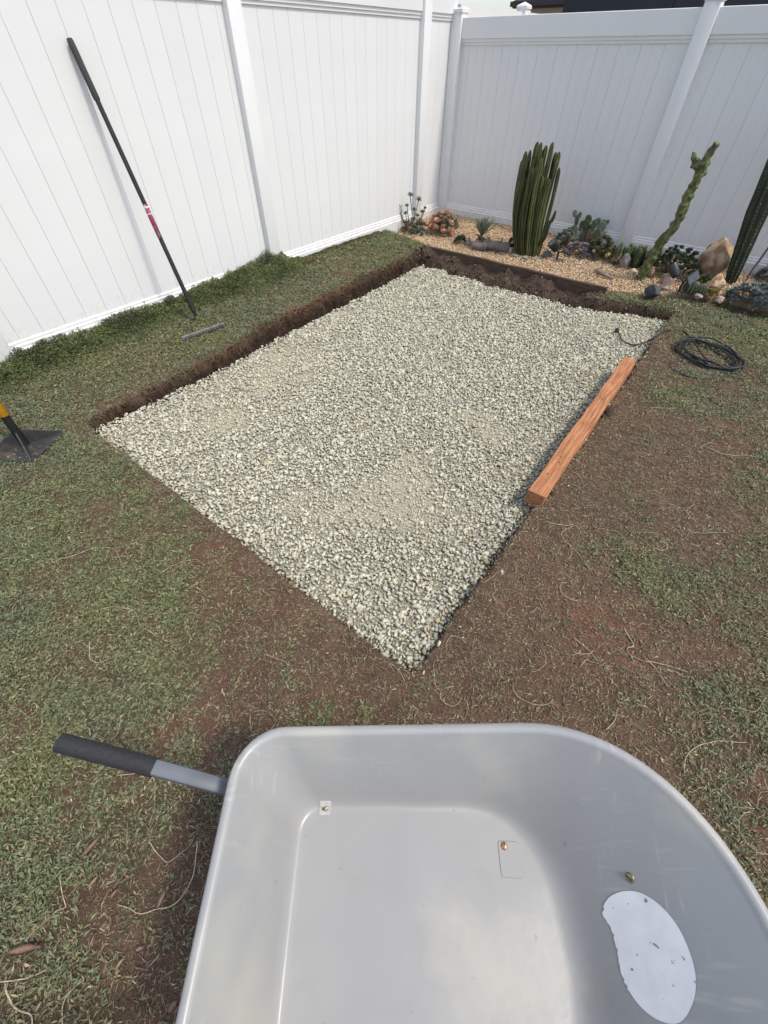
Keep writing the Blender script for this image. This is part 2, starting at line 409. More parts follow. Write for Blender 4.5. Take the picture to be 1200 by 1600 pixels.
# ------------------------------------------------------------------ gravel pad
def stone_protos(n, npts, seed, flat=(.75, .6)):
    r = np.random.default_rng(seed); out = []
    for k in range(n):
        b = bmesh.new()
        P = r.normal(size=(npts, 3)); P /= np.linalg.norm(P, axis=1)[:, None]
        P *= np.array([1, r.uniform(*flat[::-1]) if flat[0] > flat[1] else 1, r.uniform(.5, .75)])*r.uniform(.85, 1.08, (npts, 1))
        for p in P: b.verts.new(p)
        h = bmesh.ops.convex_hull(b, input=b.verts[:])
        bmesh.ops.delete(b, geom=[v for v in b.verts if not v.link_faces], context='VERTS')
        bmesh.ops.triangulate(b, faces=b.faces[:])
        b.verts.index_update()
        V = np.array([v.co[:] for v in b.verts]); T = np.array([[v.index for v in f.verts] for f in b.faces])
        b.free(); out.append((V, T))
    return out
def rotmats(n, tilt):
    az = RNG.uniform(0, 2*np.pi, n); ta = RNG.normal(0, tilt, n); tb = RNG.normal(0, tilt, n)
    ca, sa = np.cos(az), np.sin(az)
    Z = np.zeros((n, 3, 3)); Z[:, 0, 0] = ca; Z[:, 0, 1] = -sa; Z[:, 1, 0] = sa; Z[:, 1, 1] = ca; Z[:, 2, 2] = 1
    Xr = np.zeros((n, 3, 3)); Xr[:, 0, 0] = 1; Xr[:, 1, 1] = np.cos(ta); Xr[:, 1, 2] = -np.sin(ta); Xr[:, 2, 1] = np.sin(ta); Xr[:, 2, 2] = np.cos(ta)
    Yr = np.zeros((n, 3, 3)); Yr[:, 1, 1] = 1; Yr[:, 0, 0] = np.cos(tb); Yr[:, 0, 2] = np.sin(tb); Yr[:, 2, 0] = -np.sin(tb); Yr[:, 2, 2] = np.cos(tb)
    return Z@Xr@Yr
def scatter(name, protos, P, size, tilt, colors, m):
    idx = RNG.integers(0, len(protos), len(P)); VV = []; TT = []; CC = []; base = 0
    R = rotmats(len(P), tilt)
    for k, (v, t) in enumerate(protos):
        s = np.where(idx == k)[0]
        if not len(s): continue
        W = np.einsum('nij,vj->nvi', R[s]*size[s][:, None, None], v)+P[s][:, None, :]
        VV.append(W.reshape(-1, 3)); nv = len(v)
        TT.append((t[None]+(np.arange(len(s))*nv)[:, None, None]+base).reshape(-1, 3)); base += len(s)*nv
        CC.append(np.repeat(colors[s], nv, 0))
    me = np_mesh(name, np.concatenate(VV), np.concatenate(TT), np.concatenate(CC))
    return link(name, me, None, m)
def jgrid(x0, x1, y0, y1, s, j=.45):
    X, Y = np.meshgrid(np.arange(x0, x1, s), np.arange(y0, y1, s)); X[1::2] += s/2
    P = np.stack([X.ravel(), Y.ravel()], 1); return P+RNG.uniform(-j, j, P.shape)*s
def dust(x, y):                                 # fines swept between the stones in a few places
    d = 0
    for px, py, r in ((430, 570, .45), (340, 640, .30), (600, 785, .34), (760, 660, .28), (640, 740, .22), (440, 775, .12), (960, 500, .35)):
        c = at(px, py, -.05); d = d+np.exp(-((x-c[0])**2+(y-c[1])**2)/(r*r)*1.6)
    return np.clip(d*sstep(.25, .8, fbm(x, y, 6, 4, 50))*1.15+.25*sstep(.55, .8, fbm(x, y, 2.5, 4, 53)), 0, .6)
rock_mat = mat('crushed_stone', (.80, .80, .80), .9, (1.12, 1.12, 1.12), 140, 3, attr='tint', spec=.2)
def build_gravel():
    G = jgrid(.55, 3.6, -5.42, -1.15, .0145)
    x, y = G[:, 0], G[:, 1]
    wob = .075*(fbm(x, y, 6, 3, 60)-.5)
    ok = (x > xl(y)-.01+wob) & (x < xr(y)+.012+wob) & (y > -5.362+wob) & (y < far_edge(x)-.01+wob*2)
    G = G[ok]; x, y = G[:, 0], G[:, 1]
    d = dust(x, y)
    size = RNG.gamma(6, .0120/6, len(G)).clip(.006, .024)*(1-.3*d)
    z = gravel_z(x, y)+RNG.normal(0, .0045, len(G))-.004
    P = np.stack([x, y, z], 1)
    t = RNG.random(len(G))[:, None]
    c = np.array([.425, .405, .320])*(1-t)+np.array([.655, .625, .500])*t
    blue = (RNG.random(len(G)) < .22)[:, None]
    c = np.where(blue, c*np.array([.80, .83, .80]), c)
    tan = (RNG.random(len(G)) < .06)[:, None]
    c = np.where(tan, c*np.array([.95, .82, .66]), c)
    c = c*(1-.5*d[:, None])+np.array([.56, .51, .375])*.5*d[:, None]
    o = scatter('gravel', stone_protos(26, 10, 3), P, size, .45, c, rock_mat)
    tag(o, 'pale grey crushed stone filling the dug rectangle', 'gravel', kind='stuff')
    n = 420; side = RNG.integers(0, 3, n); u = RNG.random(n); e = RNG.exponential(.035, n)+.005
    yy = np.where(side < 2, -5.33+3.9*u, -5.36-e); xx = np.where(side == 0, xl(yy)-e*.3-.0, np.where(side == 1, xr(yy)+e, 1.0+2.4*u))
    yy = np.where(side == 2, yy, yy); k = (side == 1) & (u > .0) & (RNG.random(n) < .5); xx, yy = xx[k], yy[k]; n = len(xx)
    sz = RNG.gamma(6, .0085/6, n).clip(.004, .016); cc = np.array([.40, .375, .285])+RNG.random((n, 1))*np.array([.22, .21, .17])
    o = scatter('stray_gravel', stone_protos(10, 11, 31), np.stack([xx, yy, ground_z(xx, yy)+sz*.3], 1), sz, .5, cc, rock_mat)
    tag(o, 'stray pale stones spilled on the soil around the gravel', 'gravel', kind='stuff')
    # a bed of fines under the stones
    xs = np.arange(.5, 3.62, .02); ys = np.arange(-5.42, -1.15, .02); X, Y = np.meshgrid(xs, ys)
    D = dust(X, Y)
    Z = gravel_z(X, Y)-.0135+.011*D+.004*(fbm(X, Y, 30, 2, 66)-.5)
    inside = np.minimum(np.minimum(X-xl(Y), xr(Y)-X), np.minimum(Y+5.35, far_edge(X)-Y))
    Z = np.where(inside < .015, -.17, Z)
    a = np.arange((len(xs)-1)*(len(ys)-1)); r = a//(len(xs)-1); c_ = a % (len(xs)-1); a = r*len(xs)+c_
    Fc = np.stack([a, a+1, a+len(xs)+1, a+len(xs)], 1)
    col = (np.array([.33, .31, .235])*(1-D.ravel()[:, None])+np.array([.46, .42, .31])*D.ravel()[:, None])
    me = np_mesh('gravel_base', np.stack([X.ravel(), Y.ravel(), Z.ravel()], 1), Fc, col, True)
    o = link('gravel_base', me, None, mat('fines', (.8, .8, .8), .95, (1.2, 1.2, 1.2), 300, 3, bump=.8, bscale=260, attr='tint', spec=.1))
    tag(o, kind='structure')
build_gravel()

# ------------------------------------------------------------------ planting bed: pea gravel and edging
def build_bed():
    G = jgrid(.0, 4.9, BED_Y, .0, .0130)
    x, y = G[:, 0], G[:, 1]
    ok = (y > bed_edge(x)+.008) & (y < -.022) & (x > .02)
    x, y = G[ok, 0], G[ok, 1]; n = len(x)
    z = bed_z(x, y)+RNG.normal(0, .0035, n)-.004
    size = RNG.gamma(10, .0086/10, n).clip(.004, .013)
    t = RNG.random(n)[:, None]
    c = np.array([.56, .37, .20])*(1-t)+np.array([.86, .66, .42])*t
    w = (RNG.random(n) < .15)[:, None]; c = np.where(w, np.array([.72, .64, .54]), c)
    k = (RNG.random(n) < .10)[:, None]; c = np.where(k, np.array([.16, .10, .07]), c)
    o = scatter('pea_gravel', stone_protos(14, 8, 9, (.85, .7)), np.stack([x, y, z], 1), size, .5, c, rock_mat)
    tag(o, 'tan pea gravel covering the cactus bed', 'gravel', kind='stuff')
build_bed()
ed = empty('garden_edging', (.02, BED_Y, 0)); tag(ed, 'dark weathered timber edging board along the front of the cactus bed', 'edging')
dw = mat('weathered_wood', (.055, .034, .023), .85, (.115, .075, .052), 8, 5, bump=.6, bscale=40, stretch=(1, 8, 8))
for x0, x1 in ((0., 1.28), (1.285, BOARD_X1)):
    q = MB(); q.box(x0, x1, 0, .036, -.16, .055)
    bmesh.ops.subdivide_edges(q.b, edges=[e for e in q.b.edges if abs((e.verts[0].co-e.verts[1].co).x) > .5], cuts=30)
    for v in q.b.verts: v.co.z += .006*(mnoise.noise(Vector((v.co.x*4, 0, 1)))); v.co.y += .006*mnoise.noise(Vector((v.co.x*2, 3, 1)))
    q.bevel(.003); q.build('board', dw, ed)

# ------------------------------------------------------------------ ground cover
def in_lawn(x, y, pm=.12):
    led = (y > far_edge(x)-.03) & (x > .66+.10*(fbm(x, y, 9, 2, 91)-.5)) & (x < 2.62+.25*(fbm(x, y, 7, 2, 90)-.5))
    return (pit(x, y) < pm) & (y < bed_edge(x)-.0) & (x > .015) & (y < -.02) & ~led
def in_view(x, y, z=0., mar=90):
    u, v, d = pix(np.stack([x, y, np.zeros_like(x)+z], 1))
    return (d > .2) & (u > -mar) & (u < 1200+mar) & (v > -mar) & (v < 1600+mar*2.5)
def rand_lawn(n):
    x = RNG.uniform(0, 5.4, n); y = RNG.uniform(-7.3, -.55, n)
    k = in_view(x, y); x, y = x[k], y[k]
    k = in_lawn(x, y); return x[k], y[k]
def blades(x, y, z, L, W, elev, az, bend):
    """kite shaped leaves: 4 vertices each"""
    n = len(x); ca, sa = np.cos(az), np.sin(az); ce, se = np.cos(elev), np.sin(elev)
    d = np.stack([ca*ce, sa*ce, se], 1); s = np.stack([-sa, ca, np.zeros(n)], 1)
    tw = RNG.normal(0, .5, n); up = np.cross(d, s); s = s*np.cos(tw)[:, None]+up*np.sin(tw)[:, None]
    b = np.stack([x, y, z], 1); mid = b+d*(L*.5)[:, None]
    tip = b+d*L[:, None]; tip[:, 2] -= bend*L
    V = np.stack([b, mid+s*(W/2)[:, None], tip, mid-s*(W/2)[:, None]], 1).reshape(-1, 3)
    return V, np.arange(n*4).reshape(n, 4)
leaf_mat = mat('ground_cover', (.9, .9, .9), .65, (1.1, 1.1, 1.1), 60, 2, attr='tint', spec=.3)
def build_cover():
    # small green leaves, in tufts
    x, y = rand_lawn(420000)
    g = green(x, y); k = RNG.random(len(x)) < np.clip(g*1.0-.02, .13, 1)*.80
    x, y, g = x[k], y[k], g[k]
    _, _, dist = pix(np.stack([x, y, 0*x], 1))
    keep = RNG.random(len(x)) < np.clip(2.4/dist, .35, 1)
    x, y, g = x[keep], y[keep], g[keep]
    K = 9
    if len(x) > 43000: s = RNG.permutation(len(x))[:43000]; x, y, g = x[s], y[s], g[s]
    x = np.repeat(x, K); y = np.repeat(y, K); g = np.repeat(g, K); n = len(x)
    ox = RNG.normal(0, .0085, n); oy = RNG.normal(0, .0085, n); x = x+ox; y = y+oy
    ok = in_lawn(x, y); x, y, g, ox, oy = x[ok], y[ok], g[ok], ox[ok], oy[ok]; n = len(x)
    _, _, dist = pix(np.stack([x, y, 0*x], 1))
    z = ground_z(x, y)
    far = np.clip(dist/2.2, 1, 1.9)
    L = RNG.gamma(7, .0125/7, n).clip(.006, .024)*far**.6; W = L*RNG.uniform(.16, .32, n)
    V, Fc = blades(x, y, z+RNG.uniform(.0, 1., n)*(.005+.014*g), L, W, RNG.uniform(-.15, .9, n), np.arctan2(oy, ox)+RNG.normal(0, .9, n), RNG.uniform(0, .45, n))
    t = RNG.random(n)[:, None]; big = fbm(x, y, 2.2, 3, 70)[:, None]
    c = np.array([.092, .114, .048])*(1-t)+np.array([.232, .264, .124])*t
    blu = sstep(.45, .65, big); c = c*(1-.55*blu)+np.array([.130, .152, .098])*(.55+.9*t)*.55*blu
    dry = (RNG.random(n) < .33-.26*g)[:, None]; c = np.where(dry, np.array([.34, .26, .15])*(.4+t*.9), c)
    yel = sstep(.5, .7, fbm(x, y, 3.1, 3, 77))[:, None]; c = c*(1-.35*yel)+np.array([.235, .210, .095])*(.5+.9*t)*.35*yel
    me = np_mesh('ground_cover', V, Fc, np.repeat(c, 4, 0))
    o = link('ground_cover', me, None, leaf_mat)
    tag(o, 'low patchy green ground cover of tiny leaves', 'ground cover', kind='stuff')
    # dry fibres lying flat
    x, y = rand_lawn(1300000)
    g = green(x, y); k = RNG.random(len(x)) < np.clip(1.0-.80*g, .16, 1)*.62
    x, y, g = x[k], y[k], g[k]
    if len(x) > 165000: s = RNG.permutation(len(x))[:165000]; x, y, g = x[s], y[s], g[s]
    n = len(x); z = ground_z(x, y)
    L = RNG.gamma(3, .0058, n).clip(.006, .045); W = RNG.uniform(.0009, .0020, n)
    V, Fc = blades(x, y, z+RNG.uniform(.001, .010, n), L, W, RNG.normal(0, .22, n), RNG.uniform(0, 6.283, n), RNG.uniform(-.05, .15, n))
    t = RNG.random(n)[:, None]**1.6
    c = np.array([.055, .034, .023])*(1-t)+np.array([.42, .305, .200])*t; c = np.where(RNG.random(n)[:, None] < .03, np.array([.52, .42, .30]), c)
    me = np_mesh('dry_thatch', V, Fc, np.repeat(c, 4, 0))
    o = link('dry_thatch', me, None, leaf_mat)
    tag(o, 'brown thatch of short dry fibres over the bare soil', 'thatch', kind='stuff')
    # lush runners along the left fence
    n0 = 260000
    y = RNG.uniform(-6.6, -1.35, n0); x = .02+RNG.gamma(1.3, .12, n0)
    full = sstep(-2.5, -2.95, y)
    wdt = (.12+.13*full+.16*(fbm(y, y*0, 2.2, 3, 84)-.5)*(.4+.6*full)+.17*np.exp(-((y+3.25)/.33)**2))*(.75+.5*fbm(x, y, 8, 3, 87))
    h = ((.080+.07*(fbm(y, y*0, 2.5, 3, 80)-.5)+.05*np.exp(-((y+3.0)/.18)**2))*full+.03)
    pr = np.exp(-(x/np.maximum(wdt, .02))**2*.9)
    k = (RNG.random(n0) < pr*.85) & in_view(x, y); x, y, h, wdt = x[k], y[k], h[k], wdt[k]
    if len(x) > 105000: s_ = RNG.permutation(len(x))[:105000]; x, y, h, wdt = x[s_], y[s_], h[s_], wdt[s_]
    n = len(x)
    hh = h*np.exp(-(x/np.maximum(wdt, .02))**2*1.1)*(.55+.9*fbm(x, y, 11, 3, 86))
    lv = RNG.random(n)**.45
    z = ground_z(x, y)+hh*lv
    L = RNG.uniform(.009, .020, n)*(1-.3*np.clip(x/.35, 0, 1)); W = L*RNG.uniform(.3, .48, n)
    V, Fc = blades(x, y, z, L, W, RNG.uniform(-.2, 1.1, n), RNG.uniform(0, 6.283, n), RNG.uniform(0, .3, n))
    t = RNG.random(n)[:, None]
    c = np.array([.046, .066, .020])*(1-t)+np.array([.200, .235, .090])*t**1.3; dk = sstep(.35, .65, fbm(x, y, 9, 3, 88))[:, None]; c = c*(.65+.5*dk)
    br = sstep(-2.9, -2.5, y)[:, None]; dr = (RNG.random(n) < .45)[:, None]
    c = np.where(dr & (br > .5), np.array([.15, .10, .055])*(.6+.7*t), c)
    me = np_mesh('lush_cover', V, Fc, np.repeat(c, 4, 0))
    o = link('lush_cover', me, None, leaf_mat)
    tag(o, 'thicker dark green creeper growing along the foot of the left fence', 'creeper', kind='stuff')
    # upright sprigs of the same creeper poking above the mat
    m = MB()
    for k in range(60):
        yy = random.uniform(-6.2, -2.6); xx = random.uniform(.03, .10); zz = float(ground_z(xx, yy))
        hgt = random.uniform(.08, .16) if yy < -2.9 else random.uniform(.05, .09)
        top = Vector((xx+random.uniform(-.01, .03), yy+random.uniform(-.04, .04), zz+hgt))
        m.tube([(xx, yy, zz), ((xx+top.x)/2+.006, (yy+top.y)/2, zz+hgt*.55), top], .0013, 4)
        for j in range(7):
            a = random.uniform(0, 6.28); l = random.uniform(.008, .016); c0 = top-Vector((0, 0, random.uniform(0, .03)))
            d = Vector((math.cos(a), math.sin(a), random.uniform(-.1, .7))).normalized(); s = Vector((-math.sin(a), math.cos(a), 0))*l*.3
            m.b.faces.new([m.b.verts.new(p) for p in (c0, c0+d*l*.5+s, c0+d*l, c0+d*l*.5-s)])
    o = m.build('creeper_sprigs', mat('sprig', (.045, .07, .03), .7, (.08, .10, .05), 30), None)
    tag(o, 'upright sprigs sticking out of the creeper against the left fence', 'creeper', kind='stuff')
    # crumbs of soil on the cut walls and the rough ledge
    n0 = 50000
    x = RNG.uniform(.55, 3.6, n0); y = RNG.uniform(-5.5, -1.15, n0)
    yw = RNG.uniform(-5.37, -1.35, 22000); x = np.concatenate([x, xl(yw)+RNG.uniform(-.16, .05, 22000)]); y = np.concatenate([y, yw]); n0 = len(x); p = pit(x, y)
    led = (y > far_edge(x)-.05) & (y < BED_Y-.01) & (x > .62) & (x < 3.2)
    wl = (p > .03) & (p < .97)
    k = (wl & (RNG.random(n0) < .85)) | (led & (RNG.random(n0) < .8)); x, y, led = x[k], y[k], led[k]; n = len(x)
    z = ground_z(x, y)+RNG.uniform(-.002, .004, n)
    size = RNG.gamma(2.0, .0024, n).clip(.0012, .020)*np.where(led, 1.25, .85)
    t = RNG.random(n)[:, None]
    c = np.array([.018, .011, .008])*(1-t)+np.array([.060, .038, .028])*t
    c = np.where(led[:, None] & (t > .8), np.array([.22, .17, .13]), c)
    o = scatter('soil_crumbs', stone_protos(10, 9, 21), np.stack([x, y, z], 1), size, .6, c, mat('crumb', (.8, .8, .8), .98, (1.2, 1.2, 1.2), 90, 3, attr='tint', spec=.05))
    tag(o, 'dark crumbling soil on the cut banks of the dug-out', 'soil', kind='stuff')
    yw = RNG.uniform(-5.37, -1.35, 6000); x = xl(yw)+RNG.uniform(-.17, .0, 6000); y = yw
    x = np.concatenate([x, RNG.uniform(.7, 3.4, 6000)]); y = np.concatenate([y, far_edge(x[6000:])+RNG.uniform(-.05, .20, 6000)])
    k = (y < BED_Y-.01); x, y = x[k], y[k]; n = len(x)
    V, Fc = blades(x, y, ground_z(x, y)+.004, RNG.gamma(3, .009, n).clip(.008, .07), RNG.uniform(.0010, .0026, n), RNG.normal(-.35, .5, n), RNG.normal(0, 1.1, n), RNG.uniform(0, .5, n))
    t = RNG.random(n)[:, None]**1.5; c = np.array([.045, .030, .02])*(1-t)+np.array([.26, .19, .12])*t
    o = link('hanging_roots', np_mesh('hanging_roots', V, Fc, np.repeat(c, 4, 0)), None, leaf_mat)
    tag(o, 'fine roots and dry stems hanging over the cut banks', 'roots', kind='stuff')
    # crumbs strewn over bare lawn
    x, y = rand_lawn(90000); g = green(x, y); k = RNG.random(len(x)) < .34*(1.15-g); x, y = x[k], y[k]; n = len(x)
    size = RNG.gamma(1.6, .0016, n).clip(.001, .008); t = RNG.random(n)[:, None]
    c = np.array([.07, .045, .033])*(1-t)+np.array([.17, .12, .09])*t; c = np.where(RNG.random(n)[:, None] < .05, np.array([.48, .42, .34]), c)
    o = scatter('loose_crumbs', stone_protos(8, 8, 23), np.stack([x, y, ground_z(x, y)+.003], 1), size, .6, c, MATS['crumb'])
    tag(o, 'loose crumbs of earth and grit scattered on the lawn', 'soil', kind='stuff')
build_cover()

# ------------------------------------------------------------------ pale runners and fallen leaves
straw = mat('straw', (.30, .23, .14), .8, (.52, .44, .30), 45, 4)
def smooth_path(pts, n=6):
    P = [Vector(p) for p in pts]; out = []
    for i in range(len(P)-1):
        a = P[max(i-1, 0)]; b = P[i]; c = P[i+1]; d = P[min(i+2, len(P)-1)]
        for k in range(n):
            t = k/n
            out.append(.5*((2*b)+(c-a)*t+(2*a-5*b+4*c-d)*t*t+(3*b-a-3*c+d)*t*t*t))
    out.append(P[-1]); return out
def runner(pxs, r, label):
    pts = []
    for i, (u, v) in enumerate(pxs):
        P = at(u, v); z = float(ground_z(P[0], P[1])); pts.append((P[0], P[1], z+.009+random.uniform(0, .004)))
    S = smooth_path(pts, 5); m = MB()
    ph = random.uniform(0, 50)
    for p in S: p.z = float(ground_z(p.x, p.y))+.009+.008*mnoise.noise(p*11+Vector((ph, 0, 0))); p.x += .007*mnoise.noise(p*22); p.y += .007*mnoise.noise(p*22+Vector((9, 0, 0)))
    m.tube(S, [r*(1-.45*i/len(S)) for i in range(len(S))], 5)
    o = m.build('dry_runner', straw, None, True)
    o.data.transform(Matrix.Translation(-S[0])); o.location = S[0]
    tag(o, label, 'runner', 'dry runners lying on the lawn')
RUN = [
 ([(72,875),(110,872),(150,858),(180,860),(192,885)], .0022, 'pale curved runner on green lawn below the left bare patch'),
 ([(160,955),(190,950),(213,958),(220,978),(250,997)], .0026, 'thick bent runner zigzagging in the middle of the left lawn'),
 ([(142,1005),(143,1030),(155,1036),(190,1027),(205,1028)], .0021, 'hook shaped runner beside the long bare patch, left lawn'),
 ([(250,900),(275,885),(305,878),(318,884)], .0018, 'arched runner left of the gravel edge'),
 ([(14,830),(22,845),(40,852)], .0018, 'short curled runner at the left border of the lawn'),
 ([(190,1120),(186,1145),(178,1158)], .0018, 'small runner just above the black rubber grip'),
 ([(310,1312),(300,1380),(268,1415),(225,1425),(185,1412)], .0024, 'long curved runner hugging the left side of the wheelbarrow'),
 ([(235,1315),(262,1346),(290,1330),(305,1305)], .0019, 'thin dipping runner left of the wheelbarrow rim'),
 ([(0,1534),(45,1530),(80,1512)], .0026, 'whitish runner entering at the lower left border'),
 ([(14,1536),(22,1568),(50,1580),(52,1600)], .0030, 'thick whitish runner dropping to the bottom left border'),
 ([(105,1600),(108,1560),(130,1532)], .0020, 'runner rising from the bottom border left of the barrow'),
 ([(100,1370),(106,1420)], .0022, 'short straight runner in the dark soil patch, lower left'),
 ([(185,1212),(235,1212),(245,1240),(238,1290)], .0020, 'runner bending below the grey handle bar'),
 ([(850,820),(880,824),(895,822),(875,838),(892,862),(886,877)], .0024, 'looping runner beside the near end of the timber'),
 ([(975,985),(988,1010),(978,1015),(985,1028),(1010,1036),(1045,1042),(1073,1053)], .0026, 'long wavy runner in the brown soil right of the gravel corner'),
 ([(1072,830),(1080,835),(1105,836),(1140,834)], .0021, 'pale runner lying level near the right border'),
 ([(1082,790),(1070,805),(1090,822),(1108,836)], .0019, 'curled runner above the green patch on the right'),
 ([(1100,700),(1130,712),(1165,713),(1200,720)], .0024, 'straight runner reaching the right border below the cable'),
 ([(905,1042),(915,1033),(925,1037),(955,1043)], .0022, 'forked pale runner above the wheelbarrow nose'),
 ([(943,1140),(960,1125),(965,1108)], .0024, 'crooked twiggy runner just above the barrow rim'),
 ([(1130,1110),(1155,1108),(1178,1112),(1192,1092)], .0022, 'runner sweeping up in the lower right lawn'),
 ([(1065,1210),(1070,1180),(1090,1165),(1130,1160),(1165,1163)], .0024, 'runner arching over the soil right of the barrow rim'),
 ([(962,560),(1000,568),(1045,575)], .0016, 'thin runner between the timber and the coiled cable'),
 ([(1010,640),(1050,640),(1080,632),(1108,636)], .0016, 'faint runner below the coiled cable'),
 ([(1015,890),(1000,908),(1030,915)], .0018, 'small runner in the green patch right of the timber end'),
 ([(755,915),(772,900),(785,890)], .0018, 'short runner lying against the right edge of the gravel'),
 ([(225,590),(232,578),(238,565)], .0022, 'short pale stalk on the left lawn strip below the rake'),
 ([(125,588),(150,580),(155,590),(130,592)], .0016, 'loop of thin runner on the strip near the left fence'),
 ([(55,622),(90,620),(100,632)], .0016, 'thin runner above the tamper plate'),
]
for a, b_, c in RUN: runner(a, b_*.75, c)
m = MB()
for k in range(260):
    for _ in range(9):
        x = random.uniform(.3, 5.2); y = random.uniform(-7.2, -1.0)
        if bool(in_lawn(np.array([x]), np.array([y]), .02)[0]): break
    else: continue
    a = random.uniform(0, 6.28); P = []; st = random.uniform(.012, .03); dz = random.gauss(0, .35)
    for j in range(random.randint(4, 8)):
        P.append((x, y, float(ground_z(x, y))+.009)); x += st*math.cos(a); y += st*math.sin(a); a += dz+random.gauss(0, .25)
    m.tube(P, random.uniform(.0007, .0014), 4)
tag(m.build('fine_runners', straw, None, True), 'thin dry stems and rootlets scattered over the lawn', 'dry stems', kind='stuff')
def leaf_obj(px, py, L, W, ang, label, c=(.30, .19, .14), nm='fallen_leaf'):
    P = at(px, py); z = float(ground_z(P[0], P[1]))+.021
    m = MB(); n = 8; rows = []
    for i in range(n+1):
        t = i/n; w = W*math.sin(math.pi*t**.8)*.5+.0004; x = (t-.5)*L; zz = .12*L*(2*t-1)**2
        rows.append([m.b.verts.new((x, s*w, zz+abs(s)*w*.35)) for s in (-1, 0, 1)])
    for a, b_ in zip(rows, rows[1:]):
        for j in range(2): m.b.faces.new((a[j], a[j+1], b_[j+1], b_[j]))
    bmesh.ops.solidify(m.b, geom=m.b.faces[:], thickness=.0006)
    o = m.build(nm, mat('dry_leaf_%d' % int(c[0]*100), c, .7, tuple(v*.7 for v in c), 80, 3), None, True)
    o.location = (P[0], P[1], z); o.rotation_euler = (random.uniform(-.2, .2), random.uniform(-.06, .06), ang)
    tag(o, label, 'leaf', 'fallen leaves on the lawn')
A0 = math.radians(38.5)
for a in [(150,1323,.075,.014,A0+1.0,'long pinkish dry leaf left of the wheelbarrow'),
          (51,1481,.085,.018,A0+.15,'broad tan dry leaf near the bottom left border'),
          (153,1378,.036,.010,A0+1.0,'small tan leaf above the dark soil patch'),
          (258,1405,.042,.012,A0+1.3,'curled brown leaf beside the barrow rim'),
          (104,1318,.022,.007,A0+1.5,'tiny pale leaf above the long pinkish leaf'),
          (152,1470,.030,.006,A0+1.5,'narrow rust brown leaf below the dark soil patch'),
          (225,1482,.022,.012,A0+.3,'small pale leaf fragment in the brown strip'),
          (195,1503,.022,.011,A0+1.,'yellowish leaf fragment lower in the brown strip'),
          (275,1570,.025,.018,A0+.9,'reddish leaf against the lower barrow side'),
          (185,1397,.022,.010,A0+1.,'grey crumpled leaf left of the curved runner'),
          (70,1570,.020,.010,A0+1.2,'small orange leaf at the lower left'),
          (430,925,.035,.010,A0-.2,'pale pink leaf on bare soil left of the gravel corner'),
          (227,945,.028,.008,A0+1.5,'tan sliver of leaf right of the bent runner'),
          (152,949,.018,.006,A0+1.9,'short orange leaf left of the bent runner'),
          (914,812,.022,.010,A0+.3,'cream wood chip right of the timber end'),
          (800,895,.018,.008,A0-.8,'whitish chip on soil at the right gravel edge'),
          (1152,1226,.016,.010,A0,'brown leaf scrap right of the barrow nose'),
          (185,494+38,.05,.008,A0+.4,'pale straw leaf on creeper near the left fence')]:
    leaf_obj(*a, c=random.choice([(.50, .33, .25), (.56, .42, .30), (.44, .29, .20)]))

# ------------------------------------------------------------------ wheelbarrow (local x runs to the nose, y away from the camera)
WBO = CAM+R0*0.0+np.array([math.sin(YAW), math.cos(YAW), 0])*(-.08); WBO[2] = 0
wb = empty('wheelbarrow', tuple(WBO), -YAW)
tag(wb, 'grey wheelbarrow with an empty tray in the foreground', 'wheelbarrow')
ZR, ZF = .605, .375
def outline(x0, hw, cx, ax, rb, n, N=24):
    """back edge x0, half width hw, nose a super-ellipse around cx; returns points anticlockwise from the nose tip"""
    P = []
    for k in range(N+1):
        t = math.pi/2*k/N; P.append((cx+ax*math.cos(t)**(2/n), hw*math.sin(t)**(2/n)))
    K = 14
    for k in range(1, K+1): P.append((cx+(x0+rb-cx)*k/K, hw))
    for k in range(1, 11):
        t = math.pi/2*k/10; P.append((x0+rb-rb*math.sin(t), hw-rb+rb*math.cos(t)))
    for k in range(1, 13): P.append((x0, (hw-rb)*(1-k/12)))
    return P+[(x, -y) for x, y in P[-2:0:-1]]
rim = outline(-.281, .329, .290, .326, .080, 2.15); flo = outline(-.185, .228, .150, .205, .05, 2.5)
